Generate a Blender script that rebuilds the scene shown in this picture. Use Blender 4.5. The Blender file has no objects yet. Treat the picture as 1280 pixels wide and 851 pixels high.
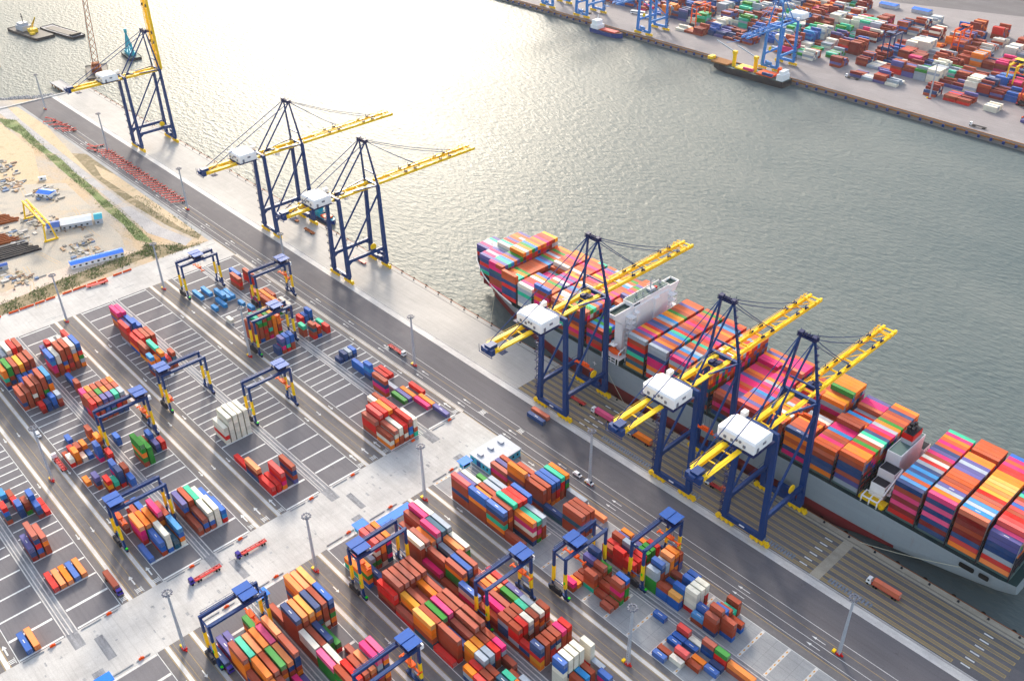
import bpy, math, random, re
from mathutils import Vector, Matrix
random.seed(7)
S = bpy.context.scene
COL = S.collection
R = math.radians
PI = math.pi

# ------------------------------------------------------------------ materials
def srgb(r, g, b):
    def f(c):
        c /= 255.0
        return c/12.92 if c <= .04045 else ((c+.055)/1.055)**2.4
    return (f(r), f(g), f(b), 1)

def vivid(c, v=.80, k=1.42):
    l = .3*c[0]+.55*c[1]+.15*c[2]
    return tuple(min(1, max(.004, (l+(x-l)*k)*v)) for x in c[:3])+(1,)

def newmat(name):
    m = bpy.data.materials.new(name); m.use_nodes = True
    nt = m.node_tree; b = nt.nodes['Principled BSDF']
    return m, nt, b

def ramp(nt, fac, stops):
    r = nt.nodes.new('ShaderNodeValToRGB')
    e = r.color_ramp.elements
    while len(e) < len(stops): e.new(.5)
    for i, (p, c) in enumerate(stops):
        e[i].position = p; e[i].color = c if len(c) == 4 else (*c, 1)
    nt.links.new(fac, r.inputs[0]); return r.outputs[0]

def coords(nt, scale=(1, 1, 1), src='Object'):
    t = nt.nodes.new('ShaderNodeTexCoord'); mp = nt.nodes.new('ShaderNodeMapping')
    mp.inputs['Scale'].default_value = scale
    nt.links.new(t.outputs[src], mp.inputs['Vector']); return mp.outputs[0]

def noise(nt, vec, scale, detail=4, rough=.55):
    n = nt.nodes.new('ShaderNodeTexNoise'); n.inputs['Scale'].default_value = scale
    n.inputs['Detail'].default_value = detail; n.inputs['Roughness'].default_value = rough
    nt.links.new(vec, n.inputs['Vector']); return n.outputs['Fac']

def mixc(nt, a, b, fac, mode='MIX'):
    m = nt.nodes.new('ShaderNodeMix'); m.data_type = 'RGBA'; m.blend_type = mode
    for s, v in ((m.inputs[0], fac), (m.inputs[6], a), (m.inputs[7], b)):
        if hasattr(v, 'is_output'): nt.links.new(v, s)
        else: s.default_value = v
    return m.outputs[2]

def mathn(nt, op, a, b=0.0):
    m = nt.nodes.new('ShaderNodeMath'); m.operation = op
    for s, v in ((m.inputs[0], a), (m.inputs[1], b)):
        if hasattr(v, 'is_output'): nt.links.new(v, s)
        else: s.default_value = v
    return m.outputs[0]

def bumpn(nt, b, h, strength=.3, dist=.1):
    n = nt.nodes.new('ShaderNodeBump'); n.inputs['Strength'].default_value = strength
    n.inputs['Distance'].default_value = dist
    nt.links.new(h, n.inputs['Height']); nt.links.new(n.outputs[0], b.inputs['Normal'])

def paint(name, c, rough=.5, dirt=.18, metal=0, scale=.6):
    """painted steel with weathering that follows the object, not the light"""
    m, nt, b = newmat(name)
    v = coords(nt); n = noise(nt, v, scale, 6, .65)
    d = tuple(x*.5+.012 for x in c[:3])+(1,)
    f = ramp(nt, n, [(.38, (0, 0, 0)), (.75, (1, 1, 1))])
    f2 = mathn(nt, 'MULTIPLY', f, dirt*2)
    nt.links.new(mixc(nt, c, d, f2), b.inputs['Base Color'])
    b.inputs['Roughness'].default_value = rough; b.inputs['Metallic'].default_value = metal; b.inputs['Specular IOR Level'].default_value = .18
    return m

def attr_paint(name, rough=.55):
    m, nt, b = newmat(name)
    at = nt.nodes.new('ShaderNodeAttribute'); at.attribute_name = 'paint'
    g = nt.nodes.new('ShaderNodeNewGeometry')
    oi = nt.nodes.new('ShaderNodeObjectInfo')
    mp = nt.nodes.new('ShaderNodeMapping'); mp.inputs['Scale'].default_value = (.25, .25, 1.0)
    nt.links.new(g.outputs['Position'], mp.inputs['Vector'])
    n = noise(nt, mp.outputs[0], 1.3, 6, .7)
    n2 = noise(nt, g.outputs['Position'], .11, 3, .5)
    hs = nt.nodes.new('ShaderNodeHueSaturation')
    nt.links.new(at.outputs['Color'], hs.inputs['Color'])
    nt.links.new(mathn(nt, 'ADD', mathn(nt, 'MULTIPLY', oi.outputs['Random'], .22), .92), hs.inputs['Value'])
    nt.links.new(mathn(nt, 'SUBTRACT', 1.04, mathn(nt, 'MULTIPLY', oi.outputs['Random'], .16)), hs.inputs['Saturation'])
    f = mathn(nt, 'MULTIPLY', ramp(nt, n, [(.45, (0, 0, 0)), (.8, (1, 1, 1))]), .34)
    c1 = mixc(nt, hs.outputs[0], (.16, .12, .10, 1), f)
    f2 = mathn(nt, 'MULTIPLY', ramp(nt, n2, [(.4, (0, 0, 0)), (.7, (1, 1, 1))]), .04)
    nt.links.new(mixc(nt, c1, (.62, .58, .55, 1), f2), b.inputs['Base Color'])
    b.inputs['Roughness'].default_value = .65; b.inputs['Specular IOR Level'].default_value = .16
    # corrugation of the steel panels, running vertically on sides and across the roof
    w = nt.nodes.new('ShaderNodeTexWave'); w.wave_type = 'BANDS'; w.bands_direction = 'DIAGONAL'
    w.inputs['Scale'].default_value = .55; w.inputs['Distortion'].default_value = 0
    mp2 = nt.nodes.new('ShaderNodeMapping'); mp2.inputs['Scale'].default_value = (3.6, 3.6, 0)
    nt.links.new(g.outputs['Position'], mp2.inputs['Vector']); nt.links.new(mp2.outputs[0], w.inputs['Vector'])
    bumpn(nt, b, w.outputs['Fac'], .25, .04)
    return m

M = {}
def P_(key, name, rgb, **k): M[key] = paint(name, vivid(srgb(*rgb), 1.12 if min(rgb) > 150 else .9), **k)
P_('navy', 'navy crane steel', (10, 60, 108), rough=.45)
P_('navyd', 'dark navy steel', (30, 38, 78), rough=.55)
P_('yellow', 'crane yellow steel', (250, 214, 14), rough=.45)
P_('white', 'white painted steel', (232, 232, 234), rough=.45, dirt=.08)
P_('roofblue', 'blue roof sheet', (10, 88, 158), rough=.5)
P_('brightblue', 'bright blue roof sheet', (12, 128, 226), rough=.5)
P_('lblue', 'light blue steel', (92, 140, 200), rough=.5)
P_('orange', 'orange steel', (232, 118, 22), rough=.5)
P_('red', 'red steel', (196, 52, 48), rough=.5)
P_('salmon', 'faded red steel', (196, 92, 92), rough=.6)
P_('dark', 'dark machinery steel', (44, 44, 52), rough=.6)
P_('black', 'black rubber', (22, 22, 24), rough=.85)
P_('grey', 'galvanised steel', (128, 130, 140), rough=.5)
P_('lgrey', 'light grey steel', (172, 176, 184), rough=.5)
P_('hull', 'grey hull paint', (150, 160, 170), rough=.4, scale=.08, dirt=.14)
def hull_mat():
    m, nt, b = newmat('plated hull paint')
    v = coords(nt); mp = nt.nodes.new('ShaderNodeMapping'); mp.inputs['Rotation'].default_value = (R(90), 0, 0); nt.links.new(v, mp.inputs['Vector'])
    br = nt.nodes.new('ShaderNodeTexBrick'); br.inputs['Scale'].default_value = 1; br.inputs['Brick Width'].default_value = 11; br.inputs['Row Height'].default_value = 2.9; br.inputs['Mortar Size'].default_value = .06
    br.inputs['Color1'].default_value = (1, 1, 1, 1); br.inputs['Color2'].default_value = (.95, .95, .96, 1); br.inputs['Mortar'].default_value = (.86, .86, .87, 1); nt.links.new(mp.outputs[0], br.inputs['Vector'])
    n = noise(nt, coords(nt, (.9, .9, .07)), .55, 6, .7); n2 = noise(nt, v, .05, 5, .6)
    c = mixc(nt, (.235, .285, .33, 1), (.30, .345, .385, 1), n2)
    c = mixc(nt, c, br.outputs['Color'], 1.0, 'MULTIPLY')
    c = mixc(nt, c, (.24, .15, .10, 1), mathn(nt, 'MULTIPLY', ramp(nt, n, [(.6, (0, 0, 0)), (.8, (1, 1, 1))]), .5))
    nt.links.new(c, b.inputs['Base Color']); b.inputs['Roughness'].default_value = .45; b.inputs['Specular IOR Level'].default_value = .25
    return m
M['hull'] = hull_mat()
P_('boot', 'dark red antifouling paint', (112, 50, 54), rough=.6, scale=.1)
P_('deck', 'dark green deck paint', (38, 60, 62), rough=.7)
P_('deckgrey', 'grey green deck paint', (96, 112, 112), rough=.7)
P_('teal', 'pale blue wall panel', (110, 180, 205), rough=.6)
P_('glass', 'dark window glass', (24, 34, 48), rough=.12, dirt=.02)
P_('green', 'green lamp housing', (30, 200, 90), rough=.4, dirt=.02)
P_('rope', 'mooring rope', (200, 196, 180), rough=.9)
P_('violet', 'violet cab paint', (70, 60, 140), rough=.4)
P_('rust', 'rusty brown steel', (140, 84, 58), rough=.8, dirt=.35)
P_('turq', 'turquoise steel', (80, 170, 190), rough=.5)
P_('wood', 'brown timber', (150, 112, 84), rough=.9, dirt=.35)
P_('shipblue', 'blue ship paint', (24, 62, 120), rough=.45)
M['box'] = attr_paint('container paint')

def ground_mat(name, base, stain, light, streak=(1, 1, 1), s1=.02, s2=.25, joint=None, rough=.85, jcol=.8, tyre=.45):
    m, nt, b = newmat(name)
    v = coords(nt, streak)
    v0 = coords(nt)
    n1 = noise(nt, v, s1, 8, .62); n2 = noise(nt, v0, s2, 6, .7); n3 = noise(nt, v0, 2.2, 4, .6)
    c = mixc(nt, base, stain, ramp(nt, n1, [(.35, (0, 0, 0)), (.7, (1, 1, 1))]))
    c = mixc(nt, c, light, mathn(nt, 'MULTIPLY', ramp(nt, n2, [(.5, (0, 0, 0)), (.78, (1, 1, 1))]), .55))
    ty = noise(nt, coords(nt, (.035, 1, 1)), .9, 5, .6)
    c = mixc(nt, c, ramp(nt, ty, [(.34, (.80, .79, .79)), (.5, (1, 1, 1)), (.72, (1.07, 1.07, 1.07))]), tyre, 'MULTIPLY')
    ol = noise(nt, v0, .16, 5, .75)
    c = mixc(nt, c, ramp(nt, ol, [(.62, (1, 1, 1)), (.74, (.72, .71, .70))]), 1.0, 'MULTIPLY')
    sp = ramp(nt, n3, [(.3, (.86, .86, .86)), (.7, (1.06, 1.06, 1.06))])
    c = mixc(nt, c, sp, 1.0, 'MULTIPLY')
    if joint:
        br = nt.nodes.new('ShaderNodeTexBrick'); br.offset = 0
        br.inputs['Color1'].default_value = br.inputs['Color2'].default_value = (1, 1, 1, 1)
        br.inputs['Mortar'].default_value = (jcol, jcol, jcol, 1)
        br.inputs['Scale'].default_value = 1; br.inputs['Mortar Size'].default_value = .012*joint
        br.inputs['Brick Width'].default_value = joint; br.inputs['Row Height'].default_value = joint
        nt.links.new(v0, br.inputs['Vector'])
        c = mixc(nt, c, br.outputs['Color'], 1.0, 'MULTIPLY')
    nt.links.new(c, b.inputs['Base Color']); b.inputs['Roughness'].default_value = rough; b.inputs['Specular IOR Level'].default_value = .12
    bumpn(nt, b, n3, .2, .05)
    return m

M['asphalt'] = ground_mat('asphalt', (.150, .142, .158, 1), (.122, .114, .126, 1), (.20, .19, .20, 1), (.12, 1, 1), .05, .06)
M['yardasphalt'] = ground_mat('yard asphalt', (.185, .175, .19, 1), (.152, .143, .157, 1), (.235, .222, .232, 1), (1, 1, 1), .02, .05)
M['greyslab'] = ground_mat('grey concrete slab', (.40, .40, .41, 1), (.30, .30, .31, 1), (.48, .48, .48, 1), (1, 1, 1), .03, .09, joint=6.3, jcol=.7)
M['lane'] = ground_mat('worn lane asphalt', (.205, .188, .19, 1), (.15, .138, .142, 1), (.28, .26, .25, 1), (.06, 1.2, 1), .12, .3)
M['concrete'] = ground_mat('pale concrete', (.57, .55, .535, 1), (.43, .41, .40, 1), (.66, .645, .63, 1), (1, 1, 1), .05, .22, joint=5.0, jcol=.84)
M['apron'] = ground_mat('apron concrete', (.53, .50, .47, 1), (.41, .385, .365, 1), (.62, .59, .565, 1), (.3, 1, 1), .03, .1, joint=6.0, jcol=.86)
M['whitestrip'] = ground_mat('bright concrete strip', (.70, .67, .65, 1), (.52, .49, .48, 1), (.8, .78, .76, 1), (.4, 1, 1), .2, .4)
M['quayedge'] = ground_mat('tan quay edge concrete', (.46, .40, .32, 1), (.3, .27, .22, 1), (.55, .5, .43, 1), (.3, 1, 1), .1, .4)
M['gutter'] = ground_mat('gutter concrete', (.34, .34, .36, 1), (.14, .14, .16, 1), (.55, .55, .56, 1), (.25, 1.5, 1), .3, .6)
M['farpave'] = ground_mat('far terminal paving', (.30, .275, .285, 1), (.23, .21, .22, 1), (.38, .35, .36, 1), (.4, 1, 1), .01, .03)
M['whiteline'] = ground_mat('white road paint', (.80, .80, .79, 1), (.62, .62, .61, 1), (.86, .86, .85, 1), (1, 1, 1), .3, .8)
M['yellowline'] = ground_mat('yellow road paint', (.50, .34, .12, 1), (.33, .25, .14, 1), (.6, .42, .16, 1), (1, 1, 1), .3, .8)
M['orangepaint'] = ground_mat('orange road paint', (.75, .36, .06, 1), (.55, .3, .1, 1), (.8, .45, .1, 1), (1, 1, 1), .3, .8)
M['bandfill'] = ground_mat('worn yellow lane band', (.30, .235, .14, 1), (.20, .17, .14, 1), (.36, .29, .15, 1), (.15, 1, 1), .2, .5)
M['stripedasphalt'] = ground_mat('dark apron asphalt', (.17, .155, .165, 1), (.12, .118, .13, 1), (.23, .20, .20, 1), (.1, 1, 1), .1, .3)
M['greymark'] = ground_mat('bluish grey ground marking', (.22, .26, .34, 1), (.14, .16, .2, 1), (.34, .38, .44, 1), (1, 1, 1), .5, 1.2)

def land_mat():
    m, nt, b = newmat('bare construction ground')
    v = coords(nt); vs = coords(nt, (.35, 1, 1))
    n1 = noise(nt, vs, .022, 9, .65); n2 = noise(nt, v, .07, 8, .7); n3 = noise(nt, v, .6, 6, .7)
    c = ramp(nt, n1, [(.3, (.30, .28, .28)), (.44, (.42, .37, .32)), (.54, (.50, .37, .24)), (.66, (.52, .33, .17)), (.8, (.38, .34, .31))])
    f = ramp(nt, n2, [(.58, (0, 0, 0)), (.68, (1, 1, 1))])
    c = mixc(nt, c, (.16, .17, .07, 1), mathn(nt, 'MULTIPLY', f, .75))
    f = ramp(nt, n3, [(.3, (.78, .78, .78)), (.7, (1.12, 1.12, 1.12))])
    c = mixc(nt, c, f, 1.0, 'MULTIPLY')
    nt.links.new(c, b.inputs['Base Color']); b.inputs['Roughness'].default_value = .95
    bumpn(nt, b, n3, .5, .3)
    return m
M['land'] = land_mat()
def patch_mat(name, a, b_, c_, s=.15):
    m, nt, b = newmat(name)
    v = coords(nt); n = noise(nt, v, s, 9, .72); n3 = noise(nt, v, 1.1, 5, .7)
    c = ramp(nt, n, [(.32, a), (.5, b_), (.68, c_)])
    c = mixc(nt, c, ramp(nt, n3, [(.3, (.75, .75, .75)), (.7, (1.15, 1.15, 1.15))]), 1.0, 'MULTIPLY')
    nt.links.new(c, b.inputs['Base Color']); b.inputs['Roughness'].default_value = .95
    bumpn(nt, b, n3, .6, .4); return m
M['sand'] = patch_mat('orange sand', (.54, .38, .22), (.58, .44, .29), (.38, .31, .19))
M['grasssoil'] = patch_mat('grassy soil', (.12, .19, .045), (.17, .22, .07), (.34, .30, .15), .12)
M['verge'] = patch_mat('weedy verge', (.14, .12, .05), (.22, .17, .09), (.38, .30, .20), .2)
M['pinkpath'] = patch_mat('pink dirt path', (.56, .44, .36), (.62, .50, .42), (.44, .36, .3), .1)
M['greyyard'] = patch_mat('grey building yard', (.34, .33, .34), (.42, .40, .41), (.5, .48, .47), .08)
M['workyard'] = patch_mat('dirty work yard', (.30, .28, .26), (.46, .41, .35), (.52, .43, .33), .035)
M['rock'] = patch_mat('rubble rock', (.34, .33, .34), (.44, .43, .44), (.26, .25, .26), .6)

def leaf_mat():
    m, nt, b = newmat('grass blades')
    oi = nt.nodes.new('ShaderNodeNewGeometry'); n = noise(nt, oi.outputs['Position'], .25, 4, .6)
    nt.links.new(ramp(nt, n, [(.3, (.10, .16, .035)), (.55, (.17, .23, .06)), (.75, (.32, .28, .12))]), b.inputs['Base Color'])
    b.inputs['Roughness'].default_value = .8; return m
M['leaf'] = leaf_mat()

def water_mat():
    m, nt, b = newmat('harbour water')
    v = coords(nt, (1, 1, 1))
    big = mathn(nt, 'ADD', mathn(nt, 'MULTIPLY', noise(nt, coords(nt, (.8, 1, 1)), .005, 5, .55), .6), mathn(nt, 'MULTIPLY', noise(nt, coords(nt, (.25, 1, 1)), .016, 5, .6), .4))
    c = ramp(nt, big, [(.38, (.086, .118, .128)), (.62, (.134, .160, .162))])
    nt.links.new(c, b.inputs['Base Color'])
    b.inputs['IOR'].default_value = 1.33; b.inputs['Specular IOR Level'].default_value = .13; b.inputs['Specular Tint'].default_value = (1, .76, .48, 1)
    nt.links.new(mathn(nt, 'ADD', mathn(nt, 'MULTIPLY', big, .30), .33), b.inputs['Roughness'])
    rot = nt.nodes.new('ShaderNodeMapping'); rot.inputs['Rotation'].default_value = (0, 0, R(-52)); rot.inputs['Scale'].default_value = (.5, 1, 1)
    nt.links.new(v, rot.inputs['Vector'])
    w1 = noise(nt, rot.outputs[0], .27, 4, .55)
    w2 = noise(nt, rot.outputs[0], .52, 3, .5)
    h = mathn(nt, 'ADD', mathn(nt, 'MULTIPLY', w1, 1.0), mathn(nt, 'MULTIPLY', w2, .30))
    bumpn(nt, b, h, 1.0, WAVE)
    return m
WAVE = 1.05
M['water'] = water_mat()

# ------------------------------------------------------------------ mesh builder
class MB:
    def __init__(s): s.v = []; s.f = []; s.c = []
    def add(s, vs, fs, col=None):
        o = len(s.v); s.v += [tuple(p) for p in vs]
        s.f += [tuple(o+i for i in f) for f in fs]; s.c += [col]*len(fs)
    def box(s, x0, x1, y0, y1, z0, z1, col=None):
        vs = [(x, y, z) for z in (z0, z1) for y in (y0, y1) for x in (x0, x1)]
        s.add(vs, [(0, 2, 3, 1), (4, 5, 7, 6), (0, 1, 5, 4), (2, 6, 7, 3), (0, 4, 6, 2), (1, 3, 7, 5)], col)
    def beam(s, p, q, w, h=None, w2=None, h2=None):
        p = Vector(p); q = Vector(q); h = h or w; w2 = w2 or w; h2 = h2 or h
        d = (q-p).normalized()
        up = Vector((0, 0, 1)) if abs(d.z) < .9 else Vector((0, 1, 0))
        sx = d.cross(up).normalized(); sy = sx.cross(d).normalized()
        vs = []
        for c, a, b in ((p, w/2, h/2), (q, w2/2, h2/2)):
            for i, j in ((-1, -1), (1, -1), (1, 1), (-1, 1)): vs.append(c+sx*a*i+sy*b*j)
        s.add(vs, [(0, 3, 2, 1), (4, 5, 6, 7), (0, 1, 5, 4), (1, 2, 6, 5), (2, 3, 7, 6), (3, 0, 4, 7)])
    def cyl(s, p, q, r, n=8, r2=None):
        p = Vector(p); q = Vector(q); r2 = r if r2 is None else r2
        d = (q-p).normalized(); up = Vector((0, 0, 1)) if abs(d.z) < .9 else Vector((1, 0, 0))
        a = d.cross(up).normalized(); b = a.cross(d)
        vs = []
        for c, rr in ((p, r), (q, r2)):
            for i in range(n):
                t = 2*PI*i/n; vs.append(c+a*rr*math.cos(t)+b*rr*math.sin(t))
        fs = [(i, (i+1) % n, n+(i+1) % n, n+i) for i in range(n)]
        fs += [tuple(range(n))[::-1], tuple(range(n, 2*n))]
        s.add(vs, fs)
    def quad(s, x0, x1, y0, y1, z): s.add([(x0, y0, z), (x1, y0, z), (x1, y1, z), (x0, y1, z)], [(0, 1, 2, 3)])
    def prism(s, pts, z0, z1):
        n = len(pts); vs = [(x, y, z0) for x, y in pts]+[(x, y, z1) for x, y in pts]
        s.add(vs, [tuple(range(n))[::-1], tuple(range(n, 2*n))]+[(i, (i+1) % n, n+(i+1) % n, n+i) for i in range(n)])
    def poly(s, pts, z): s.add([(x, y, z) for x, y in pts], [tuple(range(len(pts)))])
    def build(s, name, mat, parent=None, smooth=False, mats=None):
        me = bpy.data.meshes.new(name); me.from_pydata(s.v, [], s.f)
        if isinstance(mat, str): mat = M[mat]
        me.materials.append(mat)
        if any(c is not None for c in s.c) and not mats:
            a = me.color_attributes.new('paint', 'FLOAT_COLOR', 'CORNER')
            buf = []
            for f, c in zip(s.f, s.c): buf += list(c or (.5, .5, .5, 1))*len(f)
            a.data.foreach_set('color', buf)
        if mats:
            for mm in mats[1:]: me.materials.append(M[mm])
            me.polygons.foreach_set('material_index', [c or 0 for c in s.c])
        if smooth: me.polygons.foreach_set('use_smooth', [True]*len(me.polygons))
        me.update()
        o = bpy.data.objects.new(name, me); COL.objects.link(o)
        if parent: o.parent = parent
        return o

def tag(o, label=None, cat=None, group=None, kind=None):
    for k, v in (('label', label), ('category', cat), ('group', group), ('kind', kind)):
        if v: o[k] = v
    return o
def thing(name, loc, label, cat, group=None, rz=0):
    o = bpy.data.objects.new(name, None); COL.objects.link(o); o.empty_display_size = .5
    o.location = loc; o.rotation_euler = (0, 0, rz); return tag(o, label, cat, group)
def copy_tree(o, parent=None):
    c = o.copy(); COL.objects.link(c); c.parent = parent
    for ch in list(KIDS.get(o.name, [])):
        k = copy_tree(ch, c)
        KIDS.setdefault(c.name, []).append(k)
    return c
KIDS = {}
def index_kids(root):
    def rec(o):
        ks = [c for c in COL.objects if c.parent == o]
        if ks: KIDS[o.name] = ks
        for k in ks: rec(k)
    rec(root)
def struct(name, mb, mat): return tag(mb.build(name, mat), kind='structure')
# ------------------------------------------------------------------ camera, light, sky
CAMZ = 322.0
th, yaw, roll = R(34.1286), R(-47.513), R(-.8592)
fwv = Vector((math.cos(th)*math.sin(yaw), math.cos(th)*math.cos(yaw), -math.sin(th)))
rt = Vector((math.cos(yaw), -math.sin(yaw), 0)); upv = rt.cross(fwv)
r2 = math.cos(roll)*rt+math.sin(roll)*upv; u2 = -math.sin(roll)*rt+math.cos(roll)*upv
cam = bpy.data.cameras.new('camera'); co = bpy.data.objects.new('camera', cam); COL.objects.link(co)
co.matrix_world = Matrix(((r2.x, u2.x, -fwv.x, 0), (r2.y, u2.y, -fwv.y, 0), (r2.z, u2.z, -fwv.z, CAMZ), (0, 0, 0, 1)))
cam.sensor_width = 36; cam.lens = 1182.85/1280*36; cam.clip_start = 1; cam.clip_end = 12000
S.camera = co
def proj(x, y, z):
    v = Vector((x, y, z-CAMZ)); c = v.dot(fwv)
    if c < 1: return None
    return (640+1182.85*v.dot(r2)/c, 425.5-1182.85*v.dot(u2)/c, c)

SUN_EL, SUN_AZ = R(22), Vector((-.83, .56, 0)).normalized()
W = bpy.data.worlds.new('World'); S.world = W; W.use_nodes = True
nt = W.node_tree; sky = nt.nodes.new('ShaderNodeTexSky'); sky.sky_type = 'NISHITA'; sky.sun_disc = False
sky.sun_elevation = SUN_EL; sky.sun_rotation = math.atan2(SUN_AZ.x, SUN_AZ.y)
sky.dust_density = 3.0; sky.air_density = 1.3; sky.ozone_density = 1.0
hsn = nt.nodes.new('ShaderNodeHueSaturation'); hsn.inputs['Saturation'].default_value = .72; nt.links.new(sky.outputs[0], hsn.inputs['Color'])
nt.links.new(hsn.outputs[0], nt.nodes['Background'].inputs[0]); nt.nodes['Background'].inputs[1].default_value = .15
sl = bpy.data.lights.new('sun', 'SUN'); sl.energy = 2.4; sl.angle = R(9); sl.color = (1, .905, .76)
so = bpy.data.objects.new('sun', sl); COL.objects.link(so)
sd = Vector((SUN_AZ.x*math.cos(SUN_EL), SUN_AZ.y*math.cos(SUN_EL), math.sin(SUN_EL)))
so.rotation_euler = sd.to_track_quat('Z', 'Y').to_euler()
S.view_settings.view_transform = 'Standard'; S.view_settings.look = 'None'; S.view_settings.gamma = 1
S.view_settings.exposure = 1.22

# ------------------------------------------------------------------ setting
QY = 323.9; WZ = -3.4
def slab(name, x0, x1, y0, y1, z, mat):
    m = MB(); m.quad(x0, x1, y0, y1, z); return struct(name, m, mat)
m = MB(); m.quad(-9000, 9000, -3000, 14000, WZ); struct('water', m, 'water')
m = MB(); m.prism([(-600, -400), (400, -400), (400, QY), (-984, QY), (-990, 270), (-1012, 243), (-1150, 150), (-1500, -400)], -9, 0)
struct('ground', m, 'land')
e = .004
slab('concrete_pavement', -597, 300, -200, 254.2, e, 'concrete')
slab('road', -985, 300, 254.2, 285.2, 2*e, 'asphalt')
slab('pale_kerb_strip', -985, 300, 285.2, 290.2, 2*e, 'whitestrip')
slab('quay_apron', -985, -313, 290.2, 319.2, 2*e, 'apron')
slab('striped_apron', -313, -42, 290.2, 318.9, 2*e, 'stripedasphalt')
slab('apron_end', -42, 300, 290.2, 318.9, 2*e, 'stripedasphalt')
slab('quay_edge_strip', -985, -313, 319.2, QY, 2*e, 'apron')
slab('tan_quay_edge_strip', -313, 300, 318.9, QY, 2*e, 'quayedge')
slab('crossing_strip', -124.4, -119.6, 290.2, 318.9, 3*e, 'quayedge')
m = MB()
for y in (289.3, 289.75, 320.4, 320.85): m.quad(-980, 300, y-.09, y+.09, 5*e)
struct('crane_rail_slots', m, 'dark')
# lane bands on the apron
m = MB(); fl = MB()
for y in (316.7, 312.4, 308.2, 304.0, 299.7, 295.4, 291.9):
    xe = -42 if y > 292 else -60
    for a, b_ in ((-313, -124.4), (-119.6, xe)):
        fl.quad(a, b_, y-.75, y+.75, 3*e)
        m.quad(a, b_, y-.95, y-.65, 4*e); m.quad(a, b_, y+.65, y+.95, 4*e)
    m.quad(xe, xe+.35, y-.95, y+.95, 4*e)
struct('yellow_band', fl, 'bandfill'); struct('yellow_lane_line', m, 'yellowline')
m = MB()
for y in (314.5, 310.3, 306.1, 301.8, 297.6, 293.6):
    for x in (-131.5, -57, -268, -262): m.quad(x, x+3.8, y-.35, y+.35, 4*e)
# road lines
for y, w in ((267.6, .22), (260, .22), (255.6, .2)): m.quad(-900, 250, y-w/2, y+w/2, 4*e)
for x in range(-880, 60, 37):
    for y in (262.0, 257.8): 
        m.quad(x, x+4.2, y-.15, y+.15, 4*e); m.add([(x-2.2, y, 4*e), (x, y-.6, 4*e), (x, y+.6, 4*e)], [(0, 1, 2)])
struct('road_line', m, 'whiteline')
m = MB(); m.quad(-900, 250, 263.95, 264.15, 4*e); m.quad(-597, 250, 254.0, 254.3, 4*e); struct('yellow_road_line', m, 'yellowline')
# stencilled ground boxes and frames
m = MB()
for (x, y) in ((-312, 262), (-286, 266), (-398, 262.0)):
    for i in range(4): m.quad(x+i*.9, x+i*.9+.45, y-1.3, y+1.3, 4*e)
    m.quad(x-.6, x+4.2, y-1.7, y-1.5, 4*e); m.quad(x-.6, x+4.2, y+1.5, y+1.7, 4*e)
struct('stencilled_box', m, 'whiteline')
m = MB()
for (x0, x1) in ((-251, -217), (-155, -134), (-116.5, -97), (-201, -187)):
    x = x0
    while x < x1:
        m.quad(x, x+.9, 292.2, 295.0, 5*e); x += 1.35+random.random()*.5
    m.quad(x0, x1, 291.9, 292.1, 5*e); m.quad(x0, x1, 295.1, 295.3, 5*e)
struct('grey_ground_marking', m, 'greymark')

# yard blocks ------------------------------------------------------
BL = {'A': (231.2, 249.9), 'B': (206.3, 225.2), 'C': (167.9, 186.6), 'D': (143.5, 162.2), 'E': (104.6, 123.3), 'F': (80.1, 99.0), 'G': (41.6, 60.5), 'H': (17.6, 36.2)}
PAIRS = [('A', 'B'), ('C', 'D'), ('E', 'F'), ('G', 'H')]
Z1 = {'A': (-560, -319.3), 'B': (-563.2, -319.3), 'C': (-563.2, -319.3), 'D': (-563.2, -319.3), 'E': (-563.2, -319.3), 'F': (-563.2, -319.3), 'G': (-563, -319.3), 'H': (-563, -319.3)}
asph = MB(); grey = MB(); lane = MB(); white = MB(); gut = MB(); gutl = MB(); yel = MB(); ws = MB(); org = MB(); conc = MB()
for (hi, lo) in PAIRS:
    y_hi = BL[hi][1]+4.3; y_lo = BL[lo][0]-4.4        # runway centre lines
    for z0, z1, zn in ((-565, -318.6, 1), (-284.6, 250, 2)):
        # truck lanes beside the blocks
        lane.quad(z0, z1, BL[hi][1], y_hi, 3*e); lane.quad(z0, z1, y_lo, BL[lo][0], 3*e)
        for yc in (y_hi, y_lo):
            if zn == 2 and hi == 'A' and yc == y_hi: continue
            ws.quad(z0, z1, yc-.85, yc+.85, 4*e)
            for o in (-1.15, 1.15): yel.quad(z0, z1, yc+o-.12, yc+o+.12, 4*e)
        for b in (hi, lo):
            target = asph if not (zn == 2 and b in 'AB') else grey
            target.quad(z0, z1, BL[b][0], BL[b][1], 3*e)
        if zn == 2 and hi in 'CE': pass
        # thin border
        for yb in (BL[hi][1], BL[lo][0]): white.quad(z0, z1, yb-.14, yb+.14, 4*e)
        gy0, gy1 = BL[lo][1], BL[hi][0]
        gut.quad(z0, z1+0, gy0, gy1, 3*e)
        for yb in (gy0+.35, gy1-.35, gy0+1.6, gy1-2.2): gutl.box(z0, z1, yb-.22, yb+.22, 0, .14)
# lanes between the pairs
for a, b in ((201.9, 191.0), (139.1, 127.6), (75.7, 64.8), (13.2, 4)):
    for z0, z1 in ((-565, -318.6), (-284.6, 250)):
        lane.quad(z0, z1, b+.85, a-.85, 3*e)
        yc = (a+b)/2
        yel.quad(z0, z1, yc-.1, yc+.1, 4*e)
        yel.quad(z0, z1, yc-2.9, yc-2.75, 4*e)
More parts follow.
